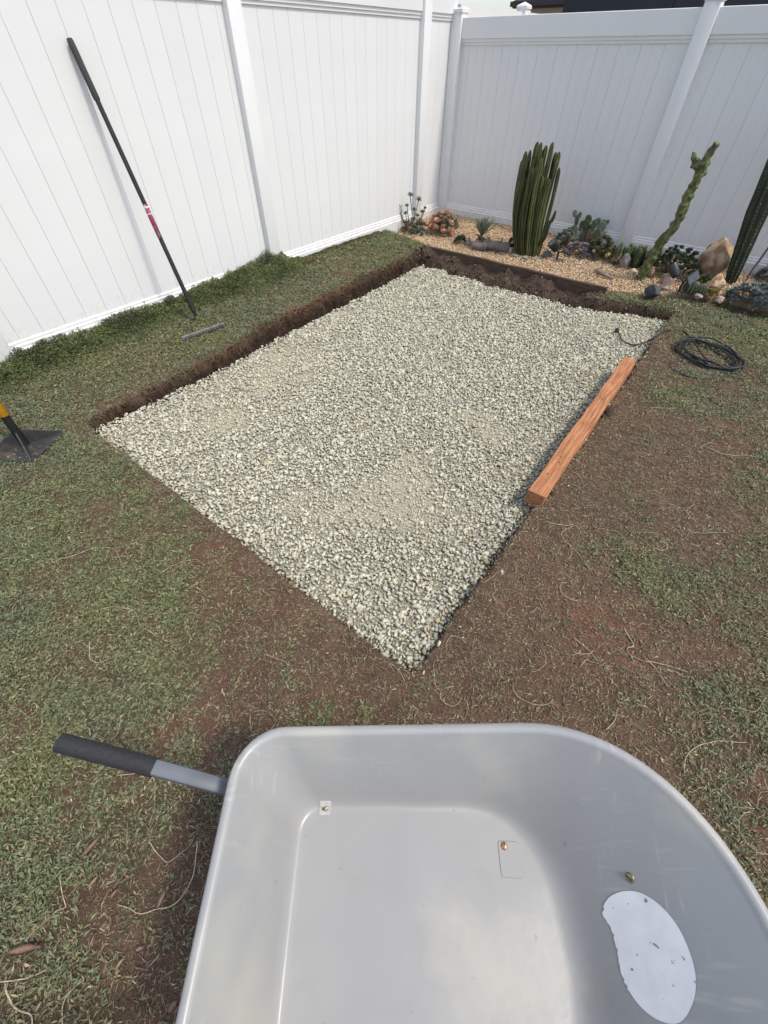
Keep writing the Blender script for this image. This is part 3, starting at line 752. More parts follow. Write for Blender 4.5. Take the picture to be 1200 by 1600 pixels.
# the back narrows a little towards the handles
def nose_rise(x): return .050*float(sstep(.05, .58, x))
def _lift(x, y):
    k = 1-nose_rise(x)/.949
    return x*k, y*(1-.03*max(0, .3-x)/.6)*(1-(1-k)*.75), ZR+nose_rise(x)
RIMZ = [_lift(x, y)[2] for x, y in rim]; rim = [_lift(x, y)[:2] for x, y in rim]
def tray_material():
    m = bpy.data.materials.new('tray_paint'); m.use_nodes = True; nt = m.node_tree; nd = nt.nodes; L = nt.links; b = nd['Principled BSDF']
    tc = nd.new('ShaderNodeTexCoord')
    def noise(scale, detail, stretch=None, rot=0.):
        n = nd.new('ShaderNodeTexNoise'); n.inputs['Scale'].default_value = scale; n.inputs['Detail'].default_value = detail
        if stretch:
            mp = nd.new('ShaderNodeMapping'); mp.inputs['Scale'].default_value = stretch; mp.inputs['Rotation'].default_value = (0, 0, rot)
            L.new(tc.outputs['Object'], mp.inputs[0]); L.new(mp.outputs[0], n.inputs['Vector'])
        else: L.new(tc.outputs['Object'], n.inputs['Vector'])
        return n.outputs[0]
    def ramp(v, lo, hi):
        r = nd.new('ShaderNodeMapRange'); r.inputs['From Min'].default_value = lo; r.inputs['From Max'].default_value = hi; L.new(v, r.inputs['Value']); return r.outputs[0]
    def mul(a_, b_):
        q = nd.new('ShaderNodeMath'); q.operation = 'MULTIPLY'; L.new(a_, q.inputs[0])
        if isinstance(b_, float): q.inputs[1].default_value = b_
        else: L.new(b_, q.inputs[1])
        return q.outputs[0]
    def mix(f, a_, col):
        x = nd.new('ShaderNodeMix'); x.data_type = 'RGBA'; L.new(f, x.inputs['Factor'])
        if isinstance(a_, tuple): x.inputs['A'].default_value = (*a_, 1)
        else: L.new(a_, x.inputs['A'])
        x.inputs['B'].default_value = (*col, 1); return x.outputs['Result']
    c = mix(ramp(noise(4, 4), .3, .7), (.300, .302, .300), (.340, .339, .330))
    dusty = ramp(noise(3.2, 5), .50, .72)
    c = mix(mul(dusty, .75), c, (.47, .45, .365))                                   # dried yellowish dust in smears
    sz = nd.new('ShaderNodeSeparateXYZ'); L.new(tc.outputs['Object'], sz.inputs[0]); wallz = ramp(sz.outputs['Z'], .40, .50)
    c = mix(mul(mul(mul(ramp(noise(9, 3, (1, 9, 1), .5), .58, .74), ramp(noise(5, 2), .45, .6)), wallz), .55), c, (.50, .485, .42))
    c = mix(mul(mul(mul(ramp(noise(12, 2, (11, 1, 1), -.35), .62, .74), ramp(noise(6, 2, (1.3, 1, 1)), .50, .62)), wallz), .5), c, (.50, .49, .43))
    c = mix(mul(ramp(noise(38, 5), .70, .76), .5), c, (.20, .165, .125))            # specks of mud
    c = mix(mul(mul(ramp(noise(14, 6), .57, .66), ramp(noise(2.4, 2), .50, .62)), .22), c, (.24, .20, .150))
    L.new(c, b.inputs['Base Color'])
    rg = nd.new('ShaderNodeMapRange'); rg.inputs['To Min'].default_value = .30; rg.inputs['To Max'].default_value = .55
    L.new(dusty, rg.inputs['Value']); L.new(rg.outputs[0], b.inputs['Roughness'])
    bp_ = nd.new('ShaderNodeBump'); bp_.inputs['Strength'].default_value = .12; bp_.inputs['Distance'].default_value = .01
    L.new(noise(11, 4), bp_.inputs['Height']); L.new(bp_.outputs[0], b.inputs['Normal'])
    MATS['tray_paint'] = m
    return m
tray_m = tray_material()
def build_tray():
    m = MB(); rings = []
    n = len(rim)
    def ring(f):
        r = [m.b.verts.new(f(i)) for i in range(n)]; rings.append(r)
    def inner(s):
        # s 0 at the floor edge, 1 at the rim: rounded foot, then a straight flank
        def f(i):
            (fx, fy), (rx, ry) = flo[i], rim[i]
            r = .22
            u = s
            g = (u*u/(2*r) if u < r else u-r/2)/(1-r/2)
            u2 = u
            zr = RIMZ[i]
            return (fx+(rx-fx)*u2, fy+(ry-fy)*u2, ZF+(zr-ZF)*g)
        return f
    for s in (-.10, -.04, 0, .04, .08, .12, .17, .23, .3, .4, .5, .6, .7, .8, .88, .94, .975):
        if s < 0:
            ring(lambda i: (flo[i][0]*(1+s)+.07*-s*2, flo[i][1]*(1+s), ZF))
        else: ring(inner(s))
    def lip(a, r=.0095):
        def f(i):
            rx, ry = rim[i]; px, py = rim[(i+1) % n]; qx, qy = rim[i-1]
            nx, ny = (py-qy), -(px-qx); l = math.hypot(nx, ny) or 1; nx /= l; ny /= l
            zr = RIMZ[i]
            o = r-r*math.cos(a)
            return (rx+nx*o, ry+ny*o, zr+r*math.sin(a)-.002)
        return f
    for a in (10, 35, 60, 90, 120, 150, 180, 215, 250, 285): ring(lip(math.radians(a)))
    for a, b_ in zip(rings, rings[1:]):
        for k in range(n): m.b.faces.new((a[k], a[(k+1) % n], b_[(k+1) % n], b_[k]))
    # floor, crowned by a couple of millimetres
    c = m.b.verts.new((.07, 0, ZF))
    for k in range(n): m.b.faces.new((rings[0][k], c, rings[0][(k+1) % n]))
    for v in m.b.verts:
        if v.co.z < ZR-.02: v.co += Vector((.0012*mnoise.noise(v.co*9), .0012*mnoise.noise(v.co*9+Vector((5, 0, 0))), .0016*mnoise.noise(v.co*7)))
    o = m.build('tray', tray_m, wb, True)
    md = o.modifiers.new('thickness', 'SOLIDIFY'); md.thickness = .003; md.offset = 0
    return o
tray = build_tray()
# surface height of the tray at a plan position
from mathutils.bvhtree import BVHTree
BV = BVHTree.FromPolygons([v.co[:] for v in tray.data.vertices], [p.vertices[:] for p in tray.data.polygons])
def on_tray(x, y):
    h = BV.ray_cast(Vector((x, y, 1.0)), Vector((0, 0, -1)))
    n = h[1] if h[1].z > 0 else -h[1]
    return h[0], n
def px_tray(u, v):
    d = FW+RT*(u-600)/F+UP*(800-v)/F
    iw = Matrix.Translation(Vector(WBO))@Matrix.Rotation(-YAW, 4, 'Z'); iw.invert()
    o = iw@Vector(CAM); dd = iw.to_3x3()@Vector(d)
    h = BV.ray_cast(o, dd.normalized()); return h[0], (h[1] if h[1].z > 0 else -h[1])
brass = mat('brass_bolt', (.40, .36, .22), .45, (.22, .19, .10), 150, 3, metal=.7)
copper = mat('rusty_bolt', (.50, .30, .18), .45, (.34, .18, .10), 90, 3, metal=.7)
def bolt(u, v, m_, nm='bolt', slot=True):
    p, n = px_tray(u, v); q = n.to_track_quat('Z', 'Y').to_matrix().to_4x4(); q.translation = p+n*.0015
    b = MB(); prof = [(.0085, 0), (.0085, .0008), (.0070, .0026), (.004, .0036), (0.0001, .0040)]
    rs = [[b.b.verts.new((r*math.cos(k*math.pi/8), r*math.sin(k*math.pi/8), z)) for k in range(16)] for r, z in prof]
    for a, c in zip(rs, rs[1:]):
        for k in range(16): b.b.faces.new((a[k], a[(k+1) % 16], c[(k+1) % 16], c[k]))
    b.b.faces.new(rs[-1])
    o = b.build(nm, m_, wb, True, 40); o.matrix_local = q
    if slot:
        b = MB(); b.box(-.0062, .0062, -.0011, .0011, .002, .0044); s = b.build('slot', mat('slot_dirt', (.05, .04, .03), .9), o); s.rotation_euler = (0, 0, .6)
    return p, n, q
def plate(u, v, s, h, m_, nm, r=.006, ang=.0, dx=0, dy=0):
    """thin pressed pad lying on the tray"""
    p, n = px_tray(u, v); c0 = p; b = MB(); top = []; bot = []; out = []
    K = 40
    for k in range(K):
        a = 2*math.pi*k/K; ca, sa = math.cos(a), math.sin(a)
        e = .22; x = s[0]*math.copysign(abs(ca)**e, ca); y = s[1]*math.copysign(abs(sa)**e, sa)
        X = x*math.cos(ang)-y*math.sin(ang)+c0.x+dx; Y = x*math.sin(ang)+y*math.cos(ang)+c0.y+dy
        g, nn = on_tray(X, Y); top.append(b.b.verts.new(g+nn*(.0016+h))); 
        X2, Y2 = X+(X-c0.x-dx)*.05, Y+(Y-c0.y-dy)*.05; g2, n2 = on_tray(X2, Y2); bot.append(b.b.verts.new(g2+n2*.0012))
    g, nn = on_tray(c0.x+dx, c0.y+dy); c = b.b.verts.new(g+nn*(.0016+h))
    for k in range(K):
        b.b.faces.new((bot[k], bot[(k+1) % K], top[(k+1) % K], top[k])); b.b.faces.new((top[k], top[(k+1) % K], c))
    return b.build(nm, m_, wb, True, 30)
plate(787, 1335, (.0225, .030), .0016, tray_m, 'pressed_pad', ang=-.05, dx=.012, dy=-.008)
plate(508, 1263, (.013, .013), .0014, mat('scuffed_pad', (.50, .50, .49), .35, (.36, .36, .36), 60, 3), 'pressed_pad')
bolt(508, 1262, brass); bolt(787, 1322, copper); bolt(985, 1371, brass)
def sticker():
    """oval decal on the nose wall, torn along the side by the floor"""
    pts = [(945, 1412), (955, 1400), (975, 1392), (1000, 1394), (1030, 1412), (1058, 1444), (1078, 1485), (1088, 1525), (1086, 1560), (1072, 1590), (1055, 1600), (1030, 1594), (1005, 1576), (985, 1550), (972, 1520), (966, 1490), (957, 1455), (944, 1430)]
    S = smooth_path([(*p, 0) for p in pts+pts[:1]], 6)[:-1]; b = MB(); ring = []
    for i, p in enumerate(S):
        j = 0
        if i > 6*13: j = random.uniform(-1.6, 2.2)
        ring.append(px_tray(p.x+j, p.y+j*.3))
    cx = sum((g[0] for g in ring), Vector())/len(ring)
    NL = 8; layers = [[] for _ in range(NL)]
    for g, nn in ring:
        for l, f in enumerate([1-k_/NL for k_ in range(NL)]):
            q = cx.lerp(g, f); gg, n2 = on_tray(q.x, q.y); layers[l].append(b.b.verts.new(gg+n2*.0024))
    g, n2 = on_tray(cx.x, cx.y); c = b.b.verts.new(g+n2*.0024); K = len(ring)
    for l in range(NL-1):
        for k in range(K): b.b.faces.new((layers[l][k], layers[l][(k+1) % K], layers[l+1][(k+1) % K], layers[l+1][k]))
    for k in range(K): b.b.faces.new((layers[-1][k], layers[-1][(k+1) % K], c))
    o = b.build('sticker', mat('white_decal', (.86, .86, .85), .45, (.78, .78, .77), 30, 5, spots=((.26, .26, .25), 85., .665, .70)), wb, True)
    o['label'] = 'scuffed white oval sticker with a torn edge'
sticker()
bar_m = mat('bar_paint', (.105, .118, .135), .5, (.13, .145, .165), 20, 3)
rub = mat('black_rubber', (.016, .016, .018), .7, (.028, .028, .030), 200, 3, bump=.3, bscale=600)
def sqbar(m, pts, w, h, r=.006):
    """rectangular section along a path, section kept upright"""
    P = [Vector(p) for p in pts]; rings = []
    for i, p in enumerate(P):
        t = (P[min(i+1, len(P)-1)]-P[max(i-1, 0)]).normalized(); s = t.cross(Vector((0, 0, 1))).normalized(); u = s.cross(t)
        rr = []
        for a, b_ in ((1, 1), (-1, 1), (-1, -1), (1, -1)):
            for k in range(3):
                th = math.atan2(b_, a)-math.pi/4+k*math.pi/4
                rr.append(m.b.verts.new(p+s*(a*(w/2-r)+r*math.cos(th))+u*(b_*(h/2-r)+r*math.sin(th))))
        rings.append(rr)
    n = len(rings[0])
    for a, b_ in zip(rings, rings[1:]):
        for k in range(n): m.b.faces.new((a[k], a[(k+1) % n], b_[(k+1) % n], b_[k]))
    m.b.faces.new(rings[0][::-1]); m.b.faces.new(rings[-1])
for sgn in (1, -1):
    hp = [(-.50, .283, .533), (-.40, .263, .512), (-.33, .249, .492), (-.27, .237, .44), (-.20, .222, .355), (-.10, .20, .34), (.25, .13, .30), (.55, .075, .215)]
    m = MB(); sqbar(m, [(a, sgn*b_, c) for a, b_, c in hp], .030, .030); h = m.build('handle', bar_m, wb, True, 40)
    gp = [(-.685, .318, .572), (-.68, .317, .571), (-.60, .302, .553), (-.515, .286, .5365), (-.485, .280, .531)]
    m = MB(); sqbar(m, [(a, sgn*b_, c) for a, b_, c in gp], .037, .036, .0165); m.build('grip', rub, h, True, 50)
    m = MB(); m.tube([(-.12, sgn*.205, .33), (-.10, sgn*.20, .05), (-.06, sgn*.20, .016), (.04, sgn*.19, .016), (.08, sgn*.185, .05), (.16, sgn*.15, .30)], .013, 8); m.build('leg', bar_m, wb, True)
    m = MB(); m.box(.53, .66, sgn*.07-.003, sgn*.07+.003, .17, .235); m.build('axle_bracket', bar_m, wb)
m = MB(); m.tube([(.08, -.185, .10), (.08, .185, .10)], .009, 8); m.build('leg_brace', bar_m, wb, True)
def wheel():
    m = MB(); K = 36; J = 12; rs = []
    for k in range(K):
        a = 2*math.pi*k/K; r_ = []
        for j in range(J):
            b_ = 2*math.pi*j/J; r = .163+.037*math.cos(b_); r_.append(m.b.verts.new((.62+r*math.cos(a), .042*math.sin(b_), .202+r*math.sin(a))))
        rs.append(r_)
    for k in range(K):
        for j in range(J): m.b.faces.new((rs[k][j], rs[(k+1) % K][j], rs[(k+1) % K][(j+1) % J], rs[k][(j+1) % J]))
    w = m.build('wheel', rub, wb, True)
    m = MB(); m.tube([(.62, -.02, .202), (.62, .02, .202)], .128, 28); m.build('rim', mat('rim_paint', (.4, .4, .4), .4, (.36, .36, .36), 10), w, True, 40)
    m = MB(); m.tube([(.62, -.08, .202), (.62, .08, .202)], .009, 10); m.build('axle', brass, w, True, 40)
wheel()

# ------------------------------------------------------------------ bow rake leaning on the left fence
RK0 = at(284, 529, .075); RK1 = at(350, 506, .075)
HC = Vector((RK0+RK1)/2); HD = Vector(RK1-RK0); HLEN = HD.length; HD.normalize()
SO = Vector(CAM+(FW+RT*(302-600)/F+UP*(800-485)/F)*((.37-CAM[0])/(FW+RT*(302-600)/F+UP*(800-485)/F)[0]))
TP = Vector(CAM+(FW+RT*(108-600)/F+UP*(800-60)/F)*((.026-CAM[0])/(FW+RT*(108-600)/F+UP*(800-60)/F)[0]))
rk = empty('bow_rake', (HC.x, HC.y, 0)); RO = Vector((HC.x, HC.y, 0))
tag(rk, 'black handled bow rake leaning against the left fence', 'rake')
blk = mat('black_gloss', (.012, .012, .013), .32, (.02, .02, .021), 15, 3)
HAX = (TP-SO).normalized(); HL = (TP-SO).length
def rp(t): return SO+HAX*(HL*t)-RO
m = MB(); m.tube([rp(t) for t in (.0, .25, .5, .75, .845)], [.0165, .0160, .0155, .0150, .0148], 14); m.build('handle', blk, rk, True, 40)
m = MB(); m.tube([rp(t) for t in (.825, .83, .9, .97, .992, 1.0)], [.017, .0195, .019, .019, .0185, .015], 14)
m.build('grip', mat('foam_grip', (.040, .040, .040), .9, (.06, .06, .06), 150, 3, bump=.3, bscale=400), rk, True, 40)
m = MB(); m.tube([rp(t) for t in (.335, .40, .47)], .0166, 14); m.build('label_sleeve', mat('sleeve_print', (.24, .020, .055), .4, (.45, .30, .31), 26, 2, contrast=(.50, .62), stretch=(1, 1, .5)), rk, True)
for k, (t0, t1) in enumerate(((.455, .462), (.43, .434))):
    m = MB(); m.tube([rp(t0), rp(t1)], .0169, 14); m.build('label_band', mat('band_white', (.7, .7, .7), .5, (.6, .6, .6), 50), rk, True)
steel = mat('rake_steel', (.20, .205, .205), .5, (.12, .115, .105), 30, 4, metal=.6)
m = MB(); m.tube([rp(-.03), rp(.0), rp(.06)], [.011, .0155, .0175], 12); m.build('socket', blk, rk, True, 40)
for sgn in (-1, 1):
    e = HC-RO+HD*(sgn*HLEN*.47); s0 = rp(-.025)
    md = s0.lerp(e, .45)+HD*(sgn*HLEN*.16)
    m = MB(); m.tube(smooth_path([s0, s0.lerp(md, .5)+HD*sgn*.03, md, e], 5), .0028, 8); m.build('bow', mat('dark_steel', (.07, .065, .055), .6, (.12, .10, .08), 30, 3, metal=.4), rk, True)
bdir = HD; outw = Vector((0, 0, 1)).cross(HD).normalized()
if outw.x < 0: outw = -outw
m = MB()
sec = [(-.009, .012), (.009, .012), (.011, -.010), (-.011, -.010)]
A_ = [m.b.verts.new(HC-RO-HD*HLEN/2+outw*a+Vector((0, 0, b_))) for a, b_ in sec]; B_ = [m.b.verts.new(HC-RO+HD*HLEN/2+outw*a+Vector((0, 0, b_))) for a, b_ in sec]
for k in range(4): m.b.faces.new((A_[k], A_[(k+1) % 4], B_[(k+1) % 4], B_[k]))
m.b.faces.new(A_[::-1]); m.b.faces.new(B_); m.bevel(.002)
hb_ = m.build('head_bar', steel, rk)
for k in range(15):
    p = HC-RO+HD*(HLEN*(k/14-.5)*.96)
    m = MB(); m.tube([p+Vector((0, 0, -.006)), p+outw*.004+Vector((0, 0, -.020)), p+outw*.010+Vector((0, 0, -.045))], [.0060, .0052, .0028], 6); m.build('tooth', steel, hb_, True)

# ------------------------------------------------------------------ tamper
TC = at(46, 700, .02); c1 = at(97, 683, .02); c2 = at(53, 726, .02)
ta_ang = math.atan2((c2-c1)[1], (c2-c1)[0]); TC = Vector((.905, -5.685, .0)); TC.z = float(ground_z(TC.x, TC.y))+.012
tp = empty('tamper', tuple(TC), ta_ang); tag(tp, 'black square hand tamper with a yellow handle on the left lawn', 'tamper')
iron = mat('black_iron', (.028, .028, .030), .55, (.045, .044, .044), 25, 4, bump=.2, bscale=60, spots=((.085, .062, .050), 14., .55, .68))
HW = .142
m = MB(); m.box(-HW, HW, -HW, HW, 0, .011); m.bevel(.002); m.build('plate', iron, tp)
for k in range(4):
    a = math.pi/4+k*math.pi/2; d = Vector((math.cos(a), math.sin(a), 0)); s = Vector((-math.sin(a), math.cos(a), 0))*.004
    m = MB(); pr_ = [d*.012+Vector((0, 0, .011)), d*(HW*1.36)+Vector((0, 0, .011)), d*(HW*1.36)+Vector((0, 0, .016)), d*.020+Vector((0, 0, .105))]
    A_ = [m.b.verts.new(p+s) for p in pr_]; B_ = [m.b.verts.new(p-s) for p in pr_]
    for j in range(4): m.b.faces.new((A_[j], A_[(j+1) % 4], B_[(j+1) % 4], B_[j]))
    m.b.faces.new(A_); m.b.faces.new(B_[::-1]); m.build('rib', iron, tp)
tl = Vector((-.02, .012, 1)).normalized()
m = MB(); m.tube([tl*z for z in (.011, .10, .22)], [.024, .0225, .021], 16); m.build('socket', mat('socket_black', (.010, .010, .011), .45, (.016, .016, .017), 20), tp, True, 40)
m = MB(); m.tube([tl*z for z in (.205, .21, .6, 1.1)], [.0215, .0255, .024, .023], 16); m.build('handle', mat('yellow_fibreglass', (.62, .29, .012), .45, (.56, .25, .010), 30), tp, True, 40)
m = MB(); m.tube([tl*z for z in (1.08, 1.25)], .026, 16); m.build('grip', rub, tp, True, 40)

# ------------------------------------------------------------------ timber on the gravel edge
BT0 = (at(823, 766, .07)+at(853, 776, .07))/2; BT1 = (at(976, 558, .07)+at(996, 560, .07))/2
bd = Vector(BT1-BT0); blen = bd.length
tb = empty('timber_post', (BT0[0], BT0[1], -.018), math.atan2(bd.y, bd.x))
tag(tb, 'reddish stained timber lying along the right edge of the gravel', 'timber')
red = mat('red_stain', (.27, .100, .040), .8, (.50, .222, .098), 5, 6, bump=.5, bscale=14, stretch=(1.2, 16, 16), spots=((.17, .075, .04), 9., .66, .74))
def timber():
    m = MB(); r = m.box(0, blen, -.0445, .0445, 0, .089)
    bmesh.ops.subdivide_edges(m.b, edges=[e for e in m.b.edges if abs((e.verts[0].co-e.verts[1].co).x) > 1], cuts=40)
    for v in m.b.verts:
        v.co.y += .007*mnoise.noise(Vector((v.co.x*2.1, 4, v.co.z*5)))+.004*mnoise.noise(Vector((v.co.x*9, v.co.y*30, 4)))
        v.co.z += .004*mnoise.noise(Vector((v.co.x*3, v.co.y*20, 9)))
        if v.co.y < -.03 and v.co.z > .04: v.co.y += .011*max(0, mnoise.noise(Vector((v.co.x*6, 1, 2))))
    m.bevel(.003); return m.build('beam', red, tb, False)
timber()
for (t, s) in ((.10, .010), (.17, -.006), (.20, .004), (.60, -.016), (.61, .004), (.62, .016), (.605, -.004), (.75, .010), (.42, .012), (.30, -.008)):
    m = MB(); m.tube([(blen*t, s, .0865), (blen*t+.001, s, .0915)], [.0035, .0028], 8); m.build('nail_head', mat('rusty_nail', (.06, .03, .02), .8), tb, True)
for (t, s, r) in ((.605, -.062, .030), (.585, -.075, .020), (.56, -.056, .017), (.63, -.080, .014), (.07, -.056, .012)):
    m = MB(); q = bmesh.ops.create_icosphere(m.b, subdivisions=3, radius=r)['verts']
    for v in q: v.co *= 1+.35*mnoise.noise(v.co*60+Vector((t*9, 0, 0))); v.co.z *= .7
    c = Vector((BT0[0], BT0[1], 0))+Matrix.Rotation(math.atan2(bd.y, bd.x), 3, 'Z')@Vector((blen*t, s, 0))
    o = m.build('soil_clod', mat('clod', (.035, .022, .016), .98, (.06, .04, .03), 60, 4, bump=.8, bscale=150), None, True)
    o.location = (c.x, c.y, float(ground_z(c.x, c.y))+r*.35)
    tag(o, {.605: 'largest dark clod of soil against the timber side', .585: 'dark clod just below the largest one by the timber', .56: 'small clod touching the timber below the other clods', .63: 'small clod above the largest one by the timber', .07: 'little clod by the near end of the timber'}[t], 'clod', 'clods by the timber')

# ------------------------------------------------------------------ extension cord
cordm = mat('black_cord', (.016, .016, .018), .5, (.024, .024, .026), 90)
ec = empty('extension_cord', (3.75, -2.0, 0)); tag(ec, 'black extension cord in a loose coil on the right lawn', 'cord')
EO = Vector((3.75, -2.0, 0))
def cord(pts, nm='cable', r=.0052):
    S = smooth_path(pts, 8); m = MB(); m.tube(S, r, 8); o = m.build(nm, cordm, ec, True); o.location = -EO; return o
def gz(u, v, h=.008):
    P = at(u, v); z = float(ground_z(P[0], P[1])); 
    if float(pit(P[0], P[1])) > .3: z = max(z, float(gravel_z(P[0], P[1]))+.008); P = at(u, v, z)
    return (P[0], P[1], z+h)
cord([gz(966, 522), gz(972, 533), gz(985, 540, .010), gz(1005, 538, .010), gz(1025, 529, .018), gz(1038, 520, .012), gz(1058, 517), gz(1070, 525, .02), gz(1080, 545, .04), gz(1100, 572, .045), gz(1125, 580, .04)])
cord([gz(1068, 566), gz(1052, 568), gz(1044, 575), gz(1056, 584), gz(1078, 592), (gz(1110, 594)), gz(1138, 589, .02), gz(1148, 575, .03)])
E0 = Vector(gz(1066, 538)); E1 = Vector(gz(1146, 585))
CC = Vector(at(1106, 559)); CC.z = float(ground_z(CC.x, CC.y))
DA = (Vector(at(1147, 582))-Vector(at(1070, 537))).normalized(); DA.z = 0
DB = Vector((-DA.y, DA.x, 0)); LA = (Vector(at(1147, 582))-Vector(at(1070, 537))).length/2
LB = (Vector(at(1085, 575))-Vector(at(1127, 548))).length/2
for k in range(9):
    a0 = random.uniform(0, 6.28); P = []
    sa = LA*random.uniform(.86, 1.02); sb = LB*random.uniform(.50, 1.0); of = DA*random.uniform(-.012, .015)+DB*random.uniform(-.03, .012)
    for j in range(15):
        a = a0+j/14*6.283*random.uniform(.97, 1.0)
        p = CC+of+DA*(sa*math.cos(a))+DB*(sb*math.sin(a)*(1-.18*math.cos(a)))
        g = float(ground_z(p.x, p.y)); P.append((p.x, p.y, g+.007+.005*k*abs(math.cos(a*.5+k))+.003*k*random.random()))
    cord(P)
pl = Vector(gz(964, 519, .012)); dv = (pl-Vector(gz(972, 533, .012))).normalized()
m = MB(); m.tube([pl-dv*.03, pl-dv*.012, pl, pl+dv*.022, pl+dv*.026], [.006, .009, .016, .017, .014], 10); o = m.build('plug', cordm, ec, True, 50); o.location = -EO
for s in (-1, 1):
    sd_ = dv.cross(Vector((0, 0, 1))).normalized()*.006*s
    m = MB(); m.tube([pl+dv*.026+sd_, pl+dv*.042+sd_], .0022, 6); o2 = m.build('prong', brass, o, True); 

# ------------------------------------------------------------------ the cactus bed
def bp(px, py):
    z = .08
    for _ in range(4):
        P = at(px, py, z); z = float(bed_z(P[0], min(P[1], -.03)))
    return Vector((P[0], P[1], z))
def up_at(px, py, y): return Vector(aty(px, py, y))
def ribbed(m, pts, rad, ribs, depth, tip=True, twist=0., jit=0., hues=None, jf=14):
    lay = (m.b.verts.layers.float_color.get('tint') or m.b.verts.layers.float_color.new('tint')) if hues else None
    P = [Vector(p) for p in pts]; rings = []; prev = None; n = ribs*4
    for i, p in enumerate(P):
        t = (P[min(i+1, len(P)-1)]-P[max(i-1, 0)]).normalized()
        u = t.cross(Vector((0, 1, .01))).normalized() if prev is None else (prev-t*prev.dot(t)).normalized()
        prev = u; v = t.cross(u); ring = []
        for k in range(n):
            a = 2*math.pi*k/n+twist*i; c = .5+.5*math.cos(ribs*2*math.pi*k/n)
            r = rad[i]*(1-depth+depth*c**1.5)
            q = p+(u*math.cos(a)+v*math.sin(a))*r
            if jit: q += (q-p)*jit*mnoise.noise(q*jf)
            w_ = m.b.verts.new(q); ring.append(w_)
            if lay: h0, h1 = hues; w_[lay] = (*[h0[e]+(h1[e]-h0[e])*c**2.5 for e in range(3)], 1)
        rings.append(ring)
    for a, b_ in zip(rings, rings[1:]):
        for k in range(n): m.b.faces.new((a[k], a[(k+1) % n], b_[(k+1) % n], b_[k]))
    m.b.faces.new(rings[-1]); m.b.faces.new(rings[0][::-1])
    return rings
def leaf3(m, base, d, L, W, th, curl=.0, up=Vector((0, 0, 1))):
    """fleshy pointed leaf with a keel"""
    d = d.normalized(); s = d.cross(up)
    if s.length < .05: s = d.cross(Vector((1, 0, 0)))
    s.normalize(); u = s.cross(d); rows = []
    for t, w in ((0, .35), (.3, .85), (.6, 1.), (.85, .6)):
        c = base+d*(L*t)+u*(curl*L*t*t)
        rows.append([m.b.verts.new(c+s*W*.5*w), m.b.verts.new(c-u*th*w), m.b.verts.new(c-s*W*.5*w), m.b.verts.new(c+u*th*.25*w)])
    tp_ = m.b.verts.new(base+d*L+u*(curl*L))
    for a, b_ in zip(rows, rows[1:]):
        for k in range(4): m.b.faces.new((a[k], a[(k+1) % 4], b_[(k+1) % 4], b_[k]))
    for k in range(4): m.b.faces.new((rows[-1][k], rows[-1][(k+1) % 4], tp_))
def rosette_mesh(name, n, R, W, th, open_=.9, curl=.25, seed=1):
    r = random.Random(seed); m = MB()
    for k in range(n):
        f = k/n; a = k*2.39996; el = (1-f)*.15+f*1.35*open_+r.uniform(-.1, .1)
        d = Vector((math.cos(a)*math.cos(el), math.sin(a)*math.cos(el), math.sin(el))); L = R*(1-.45*f)*r.uniform(.85, 1.1)
        leaf3(m, Vector((0, 0, .02*R*f)), d, L, W*(1-.3*f), th, curl)
    return m.mesh(name)
def rock(px, py, sx, sy, sz, label, m_, seed, sink=.25, rz=0., ang=.55, nm='rock', group=None, peak=0):
    p = bp(px, py); m = MB(); vs = bmesh.ops.create_icosphere(m.b, subdivisions=4, radius=1)['verts']; r = random.Random(seed)
    cuts = [(Vector((r.gauss(0, 1), r.gauss(0, 1), r.gauss(0, .8))).normalized(), r.uniform(.55, .85)) for _ in range(11)]
    for v in vs:
        for nrm, dd in cuts:
            e = v.co.dot(nrm)-dd
            if e > 0: v.co -= nrm*e*ang*1.6
        v.co *= 1+.12*mnoise.noise(v.co*2.2+Vector((seed, 0, 0)))+.07*mnoise.noise(v.co*5+Vector((seed, 3, 0)))+.045*mnoise.noise(v.co*12+Vector((seed, 9, 0)))
        if peak: k = max(0, v.co.z); v.co.x *= 1-.5*peak*k; v.co.y *= 1-.5*peak*k; v.co.z *= 1+.25*peak*k
        v.co.x *= sx; v.co.y *= sy; v.co.z *= sz
    o = m.build(nm, m_, None, True, 28); o.location = (p.x, p.y, p.z+sz*(1-2*sink)); o.rotation_euler = (r.uniform(-.15, .15), r.uniform(-.15, .15), rz)
    tag(o, label, 'rock' if nm == 'rock' else 'stone', group)
    return o
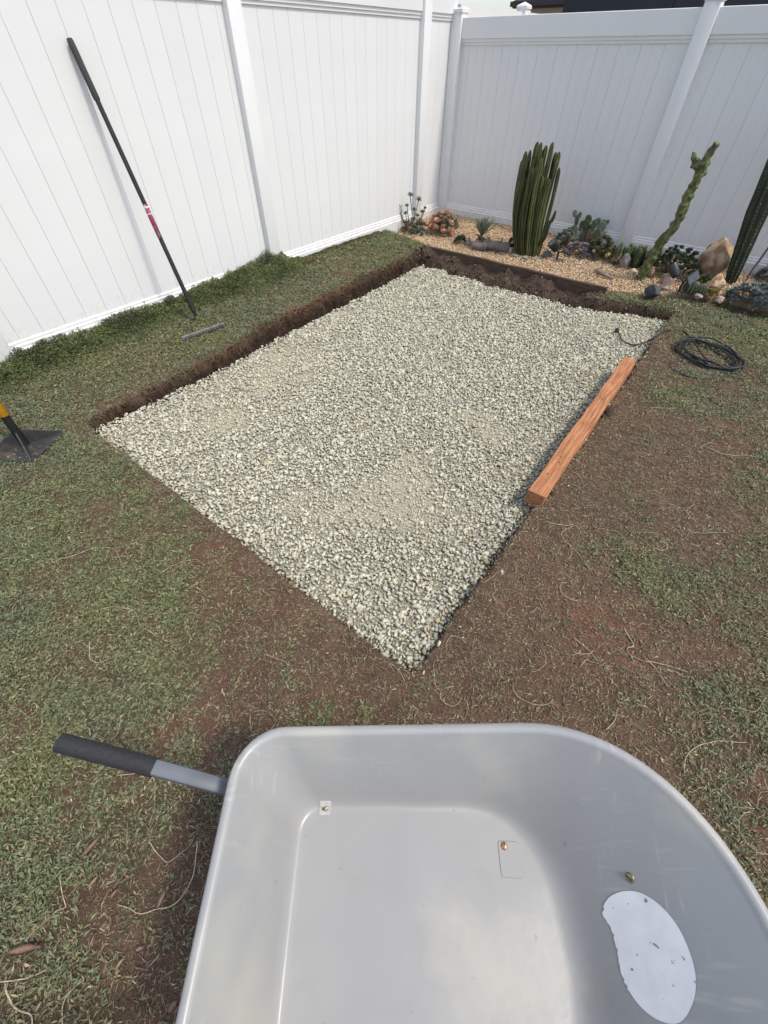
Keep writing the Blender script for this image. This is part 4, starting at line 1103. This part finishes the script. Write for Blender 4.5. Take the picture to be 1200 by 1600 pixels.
# tall clustered cactus
def big_cactus():
    b0 = bp(824, 394); t = empty('columnar_cactus', b0); tag(t, 'tall clump of many upright dark green cactus columns, the largest plant in the bed', 'cactus')
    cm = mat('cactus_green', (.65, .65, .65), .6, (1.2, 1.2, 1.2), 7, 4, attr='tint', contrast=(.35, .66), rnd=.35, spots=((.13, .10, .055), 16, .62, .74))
    r = random.Random(4)
    for k in range(46):
        a = k*2.39996; q = math.sqrt((k+.5)/46); rr = q*.140
        x0, y0 = rr*math.cos(a)*1.05, rr*math.sin(a)*.8
        h = (.92-.10*q**2.2)*r.uniform(.74, 1.07)
        if k > 36 and r.random() < .5: h *= r.uniform(.5, .75)
        sp = 1.30+.12*q; tx = x0*sp*.95-.095*h+r.uniform(-.014, .014); ty = y0*sp*.9+r.uniform(-.014, .014)
        R = r.uniform(.019, .025)
        pts = []; rad = []
        for f in (0, .1, .2, .3, .42, .54, .66, .78, .87, .93, .965, .985, 1.0):
            g = 1-(1-min(1, f*1.5))**2
            pts.append((x0+(tx-x0)*g+.006*math.sin(f*5+k), y0+(ty-y0)*g+.006*math.cos(f*4+k), -.02+h*f))
            rad.append(R*((.72+.28*min(1, f*3)) if f < .93 else max(.05, (1-((f-.93)/.0715)**2))**.5)*(1+.06*math.sin(f*19+k)))
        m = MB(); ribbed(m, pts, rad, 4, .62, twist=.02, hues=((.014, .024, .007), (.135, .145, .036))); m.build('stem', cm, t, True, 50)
    # side arms at the outer foot
    for (sx, h, ox) in ((1, .42, .17), (-1, .60, .155)):
        pts = [(sx*.06, -.02, .06), (sx*.12, -.04, .10), (sx*ox, -.045, .17), (sx*(ox+.012), -.04, .30), (sx*(ox+.03), -.03, h*.8), (sx*(ox+.045), -.03, h)]
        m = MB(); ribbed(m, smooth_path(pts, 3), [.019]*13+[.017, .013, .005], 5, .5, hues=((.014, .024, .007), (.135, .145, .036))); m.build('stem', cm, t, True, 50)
big_cactus()
# leaning knobbly cactus
def totem():
    b0 = bp(1004, 436); t = empty('totem_cactus', b0); tag(t, 'single leaning knobbly green cactus with a hooked arm at its top', 'cactus')
    cm = mat('totem_green', (.040, .055, .015), .65, (.175, .190, .066), 26, 6, contrast=(.38, .66), bump=1., bscale=50); Y = b0.y
    W = [b0+Vector((-.015, 0, -.05))]+[up_at(u, v, Y) for u, v in ((1012, 415), (1025, 392), (1040, 370), (1057, 348), (1068, 325), (1076, 305), (1086, 285), (1095, 268), (1101, 256))]
    S = smooth_path(W, 9); n = len(S)
    rad = [(.045-.011*i/n)*(1+.16*mnoise.noise(Vector((i*.42, 2, 0)))) for i in range(n)]; rad[-1] = .020; rad[-2] = .034
    m = MB(); ribbed(m, [p-b0 for p in S], rad, 7, .20, twist=.006, jit=.60, jf=26); m.build('stem', cm, t, True)
    def arm(px, r0, r1, nm):
        Q = [up_at(u, v, Y)-b0 for u, v in px]; q = smooth_path(Q, 4); k = len(q)
        rr = [r0+(r1-r0)*i/(k-1) for i in range(k)]; rr[-1] *= .4; rr[-2] *= .85
        m = MB(); ribbed(m, q, rr, 6, .18, twist=.01, jit=.6, jf=28); m.build(nm, cm, t, True)
    arm(((1100, 258), (1105, 247), (1112, 236), (1117, 228), (1121, 221)), .036, .026, 'arm')
    arm(((1103, 252), (1107, 245), (1106, 238)), .03, .026, 'arm')
    arm(((1099, 262), (1091, 259), (1084, 258), (1080, 257)), .030, .024, 'arm')
    arm(((1090, 259), (1086, 250), (1085, 242), (1087, 238)), .026, .022, 'arm')
    arm(((1045, 372), (1038, 367), (1036, 364)), .020, .018, 'bud')
totem()
# dark ribbed cactus at the right border
def ribbed_cactus():
    b0 = bp(1141, 441); t = empty('ribbed_cactus', b0); tag(t, 'dark ribbed cactus with white spines leaning out at the right border', 'cactus')
    top = up_at(1205, 290, b0.y); d = (top-b0); P = [b0*0+d*(f*1.75)+Vector((-.015*math.sin(f*3), 0, 0)) for f in [i/16 for i in range(17)]]
    rad = [.052+.034*min(1, i/7) for i in range(17)]; rad[-1] = .02; rad[-2] = .06; rad[0] = .045
    m = MB(); ribbed(m, P, rad, 9, .27, jit=.05); m.build('stem', mat('dark_cactus', (.012, .020, .010), .5, (.026, .038, .016), 12, 4), t, True, 60)
    sp = MB(); ax = d.normalized(); u = ax.cross(Vector((0, 1, .01))).normalized(); v = ax.cross(u)
    for k in range(9):
        a = 2*math.pi*k/9
        for j in range(46):
            f = j/46*1.70; i = min(16, int(f/1.75*16)); c = d*f; r = rad[i]*1.0
            e = u*math.cos(a)+v*math.sin(a); p = c+e*r
            for q in range(4):
                dd = (e+u*random.uniform(-.9, .9)+v*random.uniform(-.9, .9)+ax*random.uniform(-.6, .8)).normalized()*random.uniform(.010, .020)
                s = dd.cross(ax).normalized()*.0009
                sp.b.faces.new([sp.b.verts.new(z) for z in (p-s*1.6, p+s*1.6, p+dd)])
    o = sp.build('spines', mat('spine', (.52, .50, .44), .6, (.4, .38, .32), 50), t); o['kind'] = 'stuff'
ribbed_cactus()
# stalky grey plant and its base clump
def stalky():
    b0 = bp(645, 362); t = empty('stalked_succulent', b0); tag(t, 'grey green succulent with tufted heads on tall bare stalks in the fence corner', 'plant')
    sm = mat('grey_stalk', (.17, .16, .12), .8, (.25, .24, .19), 30, 3); hm = mat('grey_head', (.115, .150, .115), .7, (.20, .235, .19), 40, 3, rnd=.2)
    head = rosette_mesh('head', 26, .036, .012, .003, 1.0, .1, 3)
    for k, (u, v) in enumerate(((641, 306), (654, 313), (623, 325), (634, 334), (647, 328), (660, 332), (628, 345), (664, 326), (636, 322), (652, 338))):
        p = up_at(u, v, b0.y+random.uniform(-.05, .04))-b0
        foot = Vector((p.x*.35+random.uniform(-.03, .03), random.uniform(-.04, .04), -.01))
        m = MB(); m.tube(smooth_path([foot, foot.lerp(p, .45)+Vector((random.uniform(-.025, .025), 0, -.02)), p], 5), .0055, 6); st = m.build('stem', sm, t, True)
        o = link('head', head, st, hm); o.location = p; s = 1.6 if k < 3 else random.uniform(1.0, 1.4); o.scale = (s, s, s); o.rotation_euler = (random.uniform(-.4, .4), random.uniform(-.4, .4), random.uniform(0, 6))
    rs = rosette_mesh('rosette', 22, .050, .020, .004, .95, .2, 5); gm = mat('bronze_leaf', (.15, .12, .065), .6, (.30, .19, .12), 25, 3, rnd=.35)
    for k in range(38):
        o = link('rosette', rs, t, gm if k % 3 else hm); o.location = (random.uniform(-.14, .20), random.uniform(-.10, .08), random.uniform(.0, .11)); s = random.uniform(.7, 1.15); o.scale = (s, s, s); o.rotation_euler = (random.uniform(-.5, .5), random.uniform(-.5, .5), random.uniform(0, 6))
stalky()
def clump(nm, px, py, label, proto, m_, n, ext, s0, s1, cat='plant', dome=True, seed=1, stem=None):
    b0 = bp(px, py); t = empty(nm, b0); tag(t, label, cat); r = random.Random(seed)
    for k in range(n):
        a = r.uniform(0, 6.283); q = math.sqrt(r.random()); x, y = ext[0]*q*math.cos(a), ext[1]*q*math.sin(a)
        z = ext[2]*(math.sqrt(max(0, 1-q*q)) if dome else 1)*r.uniform(.45 if dome else .8, 1.0)
        o = link('rosette', proto, t, m_[k % len(m_)] if isinstance(m_, (list, tuple)) else m_); o.location = (x, y, z); s = r.uniform(s0, s1); o.scale = (s, s, s)
        o.rotation_euler = (-y/ext[1]*.55+r.uniform(-.25, .25), x/ext[0]*.55+r.uniform(-.25, .25), r.uniform(0, 6.28))
    if stem:
        m = MB()
        for k in range(9):
            a = k*.7; m.tube([(.02*math.cos(a), .02*math.sin(a), -.02), (ext[0]*.4*math.cos(a), ext[1]*.4*math.sin(a), ext[2]*.4), (ext[0]*.75*math.cos(a), ext[1]*.75*math.sin(a), ext[2]*.62)], [.012, .009, .006], 6)
        m.build('stems', stem, t, True)['kind'] = 'stuff'
    return t
bark = mat('succulent_stem', (.13, .085, .055), .85, (.20, .14, .09), 30, 3)
fat = rosette_mesh('rosette', 20, .055, .030, .007, .95, .35, 7)
clump('jade_bush', 692, 364, 'orange and pink leaved round succulent bush beside the corner post', fat, [mat('coral_leaf', (.42, .165, .115), .5, (.62, .36, .26), 14, 3, rnd=.4), mat('blush_leaf', (.30, .20, .12), .5, (.58, .40, .30), 14, 3, rnd=.4), mat('sage_leaf', (.13, .14, .07), .5, (.30, .26, .15), 14, 3, rnd=.4)], 95, (.185, .14, .235), .7, 1.1, seed=3, stem=bark)
thin = rosette_mesh('rosette', 26, .060, .013, .004, .8, .12, 9)
clump('tufted_succulent', 719, 380, 'small dark green tufted succulent left of the agave', thin, mat('tuft_green', (.042, .062, .030), .6, (.085, .110, .055), 30, 3, rnd=.3), 12, (.06, .05, .06), .7, 1.0, seed=5)
def agave():
    b0 = bp(750, 384); t = empty('agave', b0); tag(t, 'upright grey green agave with dry brown leaves at its foot', 'plant')
    gm = mat('agave_leaf', (.130, .160, .110), .55, (.21, .235, .165), 12, 3, rnd=.2); dm = mat('agave_dry', (.10, .07, .05), .9, (.17, .12, .085), 20, 3, rnd=.3); r = random.Random(2)
    for k in range(17):
        a = k*2.39996; el = .75+.72*(k/17); d = Vector((math.cos(a)*math.cos(el), math.sin(a)*math.cos(el), math.sin(el)))
        m = MB(); leaf3(m, Vector((0, 0, .095)), d, r.uniform(.17, .25), r.uniform(.036, .046), .007, -.06+.10*(k/17)); m.build('leaf', gm, t, True)
    for k in range(26):
        a = r.uniform(0, 6.28); el = r.uniform(-.6, .5); d = Vector((math.cos(a)*math.cos(el), math.sin(a)*math.cos(el), math.sin(el)))
        m = MB(); leaf3(m, Vector((0, 0, r.uniform(.05, .11))), d, r.uniform(.07, .11), .022, .004, -.3); m.build('dry_leaf', dm, t, True)
agave()
# driftwood log and stones by the cactus foot
def log(pts, rad, label, m_, nm='driftwood', cat='driftwood', stubs=()):
    P = [Vector(p) for p in pts]; O = P[0].copy(); S = smooth_path([p-O for p in P], 6); n = len(S); m = MB()
    R = [rad[0]+(rad[1]-rad[0])*i/(n-1) for i in range(n)]; R = [r*(1+.22*mnoise.noise(Vector((i*.4, 5, 1)))) for i, r in enumerate(R)]; R[0] *= .55; R[-1] *= .5
    rings = m.tube(S, R, 12)
    for v in m.b.verts: v.co += Vector((mnoise.noise(v.co*22), mnoise.noise(v.co*22+Vector((7, 0, 0))), mnoise.noise(v.co*22+Vector((0, 7, 0)))))*.25*max(rad)
    for (f, dx, dy, dz, r) in stubs:
        c = S[int(f*(n-1))]; m.tube([c, c+Vector((dx, dy, dz))*.6, c+Vector((dx, dy, dz))], [r, r*.85, r*.5], 8)
    o = m.build(nm, m_, None, True); o.location = O; tag(o, label, cat); return o
drift = mat('driftwood', (.11, .088, .085), .85, (.19, .155, .145), 14, 5, bump=.5, bscale=60)
zz = lambda u, v, h: tuple(bp(u, v)+Vector((0, 0, h)))
log([zz(737, 388, .03), zz(752, 391, .035), zz(765, 391, .045), zz(780, 393, .045), zz(793, 393, .04)], (.038, .052), 'purplish grey driftwood log lying left of the tall cactus clump', drift, stubs=((.45, .0, .0, .085, .035), (.75, .01, 0, .09, .012), (.2, -.01, .05, .05, .02)))
log([zz(930, 424, .016), zz(938, 429, .018), zz(947, 434, .018), zz(957, 438, .014)], (.018, .013), 'forked grey driftwood stick on the gravel near the edging', mat('pale_drift', (.22, .16, .12), .85, (.32, .25, .20), 20, 4, bump=.4), 'driftwood', stubs=((.55, .04, .03, .01, .008),))
dark_st = mat('dark_stone', (.035, .036, .042), .7, (.065, .066, .072), 25, 4, bump=.4, bscale=60)
tan_st = mat('tan_stone', (.27, .16, .08), .9, (.62, .46, .30), 12, 8, contrast=(.38, .62), bump=1., bscale=30, spots=((.22, .13, .065), 11, .58, .70))
cream_st = mat('cream_stone', (.52, .38, .25), .85, (.70, .57, .43), 14, 5, bump=.6, bscale=30)
pink_st = mat('pink_stone', (.36, .24, .20), .8, (.55, .40, .34), 18, 5, bump=.5, bscale=40)
grey_st = mat('grey_stone', (.16, .145, .125), .85, (.30, .275, .245), 12, 5, bump=.6, bscale=30)
brown_st = mat('brown_stone', (.12, .085, .06), .85, (.22, .16, .115), 12, 5, bump=.6, bscale=30)
rock(800, 384, .05, .045, .055, 'black and white speckled stone at the left foot of the tall cactus', mat('speckled_stone', (.018, .018, .020), .5, (.025, .025, .028), 30, 3, spots=((.55, .53, .50), 14, .60, .64)), 3, .15)
rock(797, 394, .026, .024, .035, 'small pinkish stone tucked against the cactus foot', pink_st, 5, .2)
rock(731, 383, .035, .03, .05, 'small grey stone between the tuft and the agave', grey_st, 6, .2)
for i, (u, v, r_, lb) in enumerate(((806, 401, .034, 'leftmost flat grey stone in front of the tall cactus'), (820, 404, .040, 'middle flat grey stone in front of the tall cactus'), (834, 405, .030, 'rightmost flat grey stone in front of the tall cactus'))):
    rock(u, v, r_, r_*.8, r_*.55, lb, grey_st, 20+i, .25, group='flat stones before the tall cactus')
rock(915, 374, .105, .085, .125, 'cream coloured rock nestled in front of the prickly pear', cream_st, 12, .2)
rock(961, 411, .060, .055, .075, 'brown jagged rock left of the green finger cactus', brown_st, 13, .22)
rock(974, 417, .055, .05, .085, 'grey upright slab of rock by the green finger cactus', grey_st, 14, .2, .5)
rock(988, 428, .045, .035, .030, 'tan pebble left of the knobbly cactus foot', cream_st, 15, .2)
rock(1018, 461, .075, .065, .055, 'dark slate coloured stone at the lawn edge below the knobbly cactus', dark_st, 16, .2, peak=.6)
rock(1014, 432, .038, .034, .055, 'reddish stone just right of the knobbly cactus foot', mat('red_stone', (.28, .14, .10), .85, (.40, .24, .18), 20, 4, bump=.5), 17, .2)
rock(1041, 443, .060, .050, .065, 'rounded pink stone left of the right spotlight', pink_st, 18, .22)
rock(1038, 451, .045, .04, .035, 'low pale pink stone in front of the rounded pink one', pink_st, 38, .22)
rock(1108, 428, .160, .12, .17, 'large pointed tan boulder before the dark ribbed cactus', tan_st, 19, .14, .3, peak=.5)
rock(1112, 452, .105, .075, .085, 'lower tan rock with a sloping face below the large boulder', tan_st, 29, .2, .9)
rock(1090, 466, .036, .03, .026, 'small mauve grey stone at the right lawn edge', mat('mauve_stone', (.25, .22, .23), .8, (.36, .32, .32), 25, 4), 31, .2)
rock(1123, 472, .040, .033, .030, 'small pinkish brown stone below the lower tan rock', pink_st, 33, .2)
# blue rosette
blue = rosette_mesh('rosette', 34, .085, .024, .005, .8, .18, 11)
clump('blue_rosette', 851, 402, 'flat blue grey rosette succulent right of the tall cactus foot', blue, mat('blue_leaf', (.16, .185, .185), .6, (.27, .29, .285), 30, 3, rnd=.15), 3, (.05, .04, .02), .8, 1.05, seed=8)
tiny = rosette_mesh('rosette', 16, .034, .013, .004, .9, .2, 13)
clump('purple_succulent', 903, 398, 'purple grey low succulent in front of the cream rock', tiny, mat('purple_leaf', (.135, .105, .125), .6, (.25, .205, .235), 30, 3, rnd=.35), 85, (.15, .10, .115), .7, 1.2, seed=9)
clump('silver_succulent', 880, 386, 'silver green twiggy succulent behind the left spotlight', tiny, mat('silver_leaf', (.115, .135, .105), .6, (.21, .23, .185), 30, 3, rnd=.3), 60, (.125, .09, .17), .7, 1.2, seed=10, stem=bark)
clump('green_succulent', 936, 402, 'olive green leafy succulent right of the cream rock', tiny, mat('olive_leaf', (.060, .070, .028), .55, (.125, .135, .060), 30, 3, rnd=.4), 110, (.15, .11, .19), .8, 1.4, seed=11, stem=bark)
clump('jade_bush', 1047, 428, 'broad dark green succulent bush behind the right spotlight', fat, mat('jade_leaf', (.034, .052, .024), .5, (.085, .112, .052), 20, 3, rnd=.35), 150, (.26, .17, .235), .45, .78, seed=12, stem=bark)
gold = clump('golden_succulent', 1106, 462, 'yellow green mounded succulent in front of the lower tan rock', tiny, mat('gold_leaf', (.17, .125, .030), .55, (.26, .22, .075), 20, 3, rnd=.35), 42, (.075, .055, .05), .6, .95, seed=13)
clump('green_tuft', 1098, 447, 'dark green leafy tuft between the solar panel and the boulder', tiny, mat('tuft_dark', (.045, .062, .022), .55, (.10, .125, .05), 20, 3, rnd=.35), 45, (.08, .06, .09), .8, 1.2, seed=14)
clump('grey_groundcover', 1184, 474, 'spreading grey blue succulent mat at the right border of the bed', thin, mat('chalk_leaf', (.085, .105, .095), .65, (.165, .19, .175), 20, 3, rnd=.3), 190, (.27, .17, .14), .5, .9, seed=15)
clump('grey_groundcover', 1212, 440, 'taller grey blue succulent clump at the right border behind the mat', thin, MATS['chalk_leaf'], 60, (.16, .14, .16), .6, 1.0, seed=16)
# finger cactus hedge
def fingers():
    b0 = bp(986, 414); t = empty('finger_cactus', b0); tag(t, 'dense low clump of green finger shaped cactus stems', 'cactus')
    cm = mat('finger_green', (.035, .058, .018), .5, (.095, .125, .045), 16, 4, rnd=.35); r = random.Random(6)
    for k in range(38):
        x = r.uniform(-.16, .15) if k < 32 else r.uniform(.16, .22); y = r.uniform(-.08, .06); h = r.uniform(.12, .20)*(1 if k < 32 else 1.05); R = r.uniform(.014, .020)
        dx = r.uniform(-.02, .02)
        m = MB(); ribbed(m, [(x, y, -.01), (x+dx*.3, y, h*.35), (x+dx*.6, y-.01, h*.7), (x+dx, y-.01, h*.93), (x+dx, y-.01, h)], [R*.8, R, R*1.05, R*.85, R*.3], 5, .35, jit=.3); m.build('stem', cm, t, True)
fingers()
def barrels():
    for i, (u, v, R, lb) in enumerate(((1074, 457, .062, 'small round ribbed cactus below the right spotlight'), (1092, 460, .052, 'small round ribbed cactus under the solar panel'))):
        b0 = bp(u, v); t = empty('barrel_cactus', b0); tag(t, lb, 'cactus', 'small barrel cacti')
        m = MB(); P = []; rd = []
        for j in range(9):
            f = j/8; P.append((0, 0, R*1.8*f)); rd.append(max(.004, R*math.sin(math.pi*(.16+.84*f)*.985)**.7))
        ribbed(m, P, rd, 12, .26); m.build('stem', mat('barrel_green', (.035, .048, .018), .6, (.075, .09, .04), 20, 4), t, True, 60)
        m = MB()
        for k in range(12):
            for j in range(9):
                a = 2*math.pi*k/12; z = R*1.8*(.15+.8*j/9); r = R*math.sin(math.pi*(.16+.84*z/(R*1.8))*.985)**.7
                c = Vector((r*math.cos(a), r*math.sin(a), z))
                for q in range(3):
                    e = Vector((math.cos(a)+random.uniform(-.6, .6), math.sin(a)+random.uniform(-.6, .6), random.uniform(-.3, .6))).normalized()*.014; s = e.cross(Vector((0, 0, 1))).normalized()*.0008
                    m.b.faces.new([m.b.verts.new(p) for p in (c-s, c+s, c+e)])
        m.build('spines', MATS['spine'], t)['kind'] = 'stuff'
barrels()
def prickly():
    b0 = bp(914, 386); b0.y += .12; t = empty('prickly_pear', b0); tag(t, 'prickly pear with flat blue green pads behind the cream rock', 'cactus')
    pm = mat('pad_green', (.055, .085, .050), .55, (.115, .150, .095), 14, 4, rnd=.30); r = random.Random(3)
    for (u, v, s, tl_, yy) in ((897, 361, .058, -.25, 0), (893, 371, .055, -.5, -.03), (901, 345, .052, -.05, .02), (898, 334, .034, -.2, .02), (905, 337, .036, .3, .03), (915, 352, .060, .1, .04), (919, 344, .052, .0, .03), (928, 352, .056, .3, .02), (933, 347, .042, .35, .04), (939, 356, .062, .35, .0), (934, 366, .060, .45, -.02), (942, 350, .044, .4, .03), (908, 353, .050, -.2, .05), (922, 360, .060, .1, .06), (948, 352-4, .03, .5, .02), (890, 360, .034, -.4, .0), (911, 371, .06, 0, .05), (930, 376, .06, .2, .03), (899, 378, .06, -.2, .02)):
        p = up_at(u, v, b0.y+yy)-b0; m = MB(); vs = bmesh.ops.create_uvsphere(m.b, u_segments=14, v_segments=9, radius=1)['verts']
        for q in vs:
            q.co.x *= s*.72*(1+.18*q.co.z); q.co.y *= s*.17; q.co.z *= s*1.05
        o = m.build('pad', pm, t, True); o.location = p; o.rotation_euler = (r.uniform(-.3, .3), tl_, r.uniform(-.7, .7))
    m = MB()
    for k in range(6): m.tube([(r.uniform(-.05, .05), 0, -.02), (r.uniform(-.1, .15), .02, .14)], .016, 8)
    m.build('base_stem', bark, t, True)
prickly()
def wand():
    b0 = bp(1166, 437); t = MB(); tp_ = up_at(1200, 388, b0.y)-b0
    P = [Vector((0, 0, -.01)), tp_*.35+Vector((-.004, 0, 0)), tp_*.7, tp_*1.3]; S = smooth_path(P, 6)
    t.tube(S, [.006+.004*math.sin(i/len(S)*3.0) for i in range(len(S))], 7)
    for i, p in enumerate(S[3:]):
        for q in range(7):
            e = Vector((random.gauss(0, 1), random.gauss(0, 1), random.gauss(.4, 1))).normalized()*.012; s = e.cross(Vector((0, 0, 1))).normalized()*.003
            t.b.faces.new([t.b.verts.new(v) for v in (p-s, p+s, p+e)])
    o = t.build('dry_wand', mat('wand_grey', (.10, .095, .09), .9, (.16, .15, .14), 30), None, True); o.location = b0
    tag(o, 'thin grey stalk leaning right beside the dark ribbed cactus', 'plant')
wand()
# solar spotlights
plastic = mat('black_plastic', (.020, .020, .022), .45, (.028, .028, .030), 40, 3)
def spotlight(px, py, hd, pd, label, head_px, pan_px, pz):
    b0 = bp(px, py); t = empty('solar_spotlight', b0); tag(t, label, 'spotlight', 'solar spotlights')
    h = up_at(*head_px, b0.y)-b0; pn = up_at(*pan_px, b0.y-.02)-b0; j = Vector((0, 0, max(.05, min(h.z, pn.z)*.62)))
    m = MB(); m.tube([(0, 0, -.08), (0, 0, .0), j], [.004, .010, .011], 8); m.build('stake', plastic, t, True, 40)
    m = MB(); m.tube([j, j.lerp(h, .5)+Vector((0, .01, .01)), h], .009, 8); m.build('bracket', plastic, t, True, 40)
    m = MB(); m.tube([j, j.lerp(pn, .6), pn-Vector((0, 0, .01))], .008, 8); m.build('bracket', plastic, t, True, 40)
    d = Vector(hd).normalized()
    m = MB(); m.tube([h-d*.055, h-d*.045, h+d*.03, h+d*.06], [.026, .036, .044, .047], 18); hd_ = m.build('lamp_head', plastic, t, True, 40)
    m = MB(); m.tube([h+d*.0605, h+d*.0625], .041, 18); m.build('lens', mat('lens_grey', (.10, .11, .12), .15, (.12, .13, .14), 30), hd_, True, 40)
    m = MB(); m.box(-.042, .042, -.058, .058, -.006, .006); m.bevel(.003); p = m.build('solar_panel', plastic, t); p.location = pn; p.rotation_euler = pd
    m = MB(); m.box(-.035, .035, -.050, .050, .0062, .0075); m.build('solar_cell', mat('cell_grey', (.055, .060, .066), .25, (.075, .080, .088), 30), p)
spotlight(870, 404, (-.35, -.5, .62), (-.50, .55, -.5), 'left solar spotlight beside the blue rosette', (866, 385), (885, 392), .1)
spotlight(1060, 456, (-.62, .25, .55), (1.0, .95, .35), 'right solar spotlight in front of the green succulent bush', (1054, 424), (1083, 434), .15)
# a few sprigs of grass creeping over the bed edge are part of the ground cover
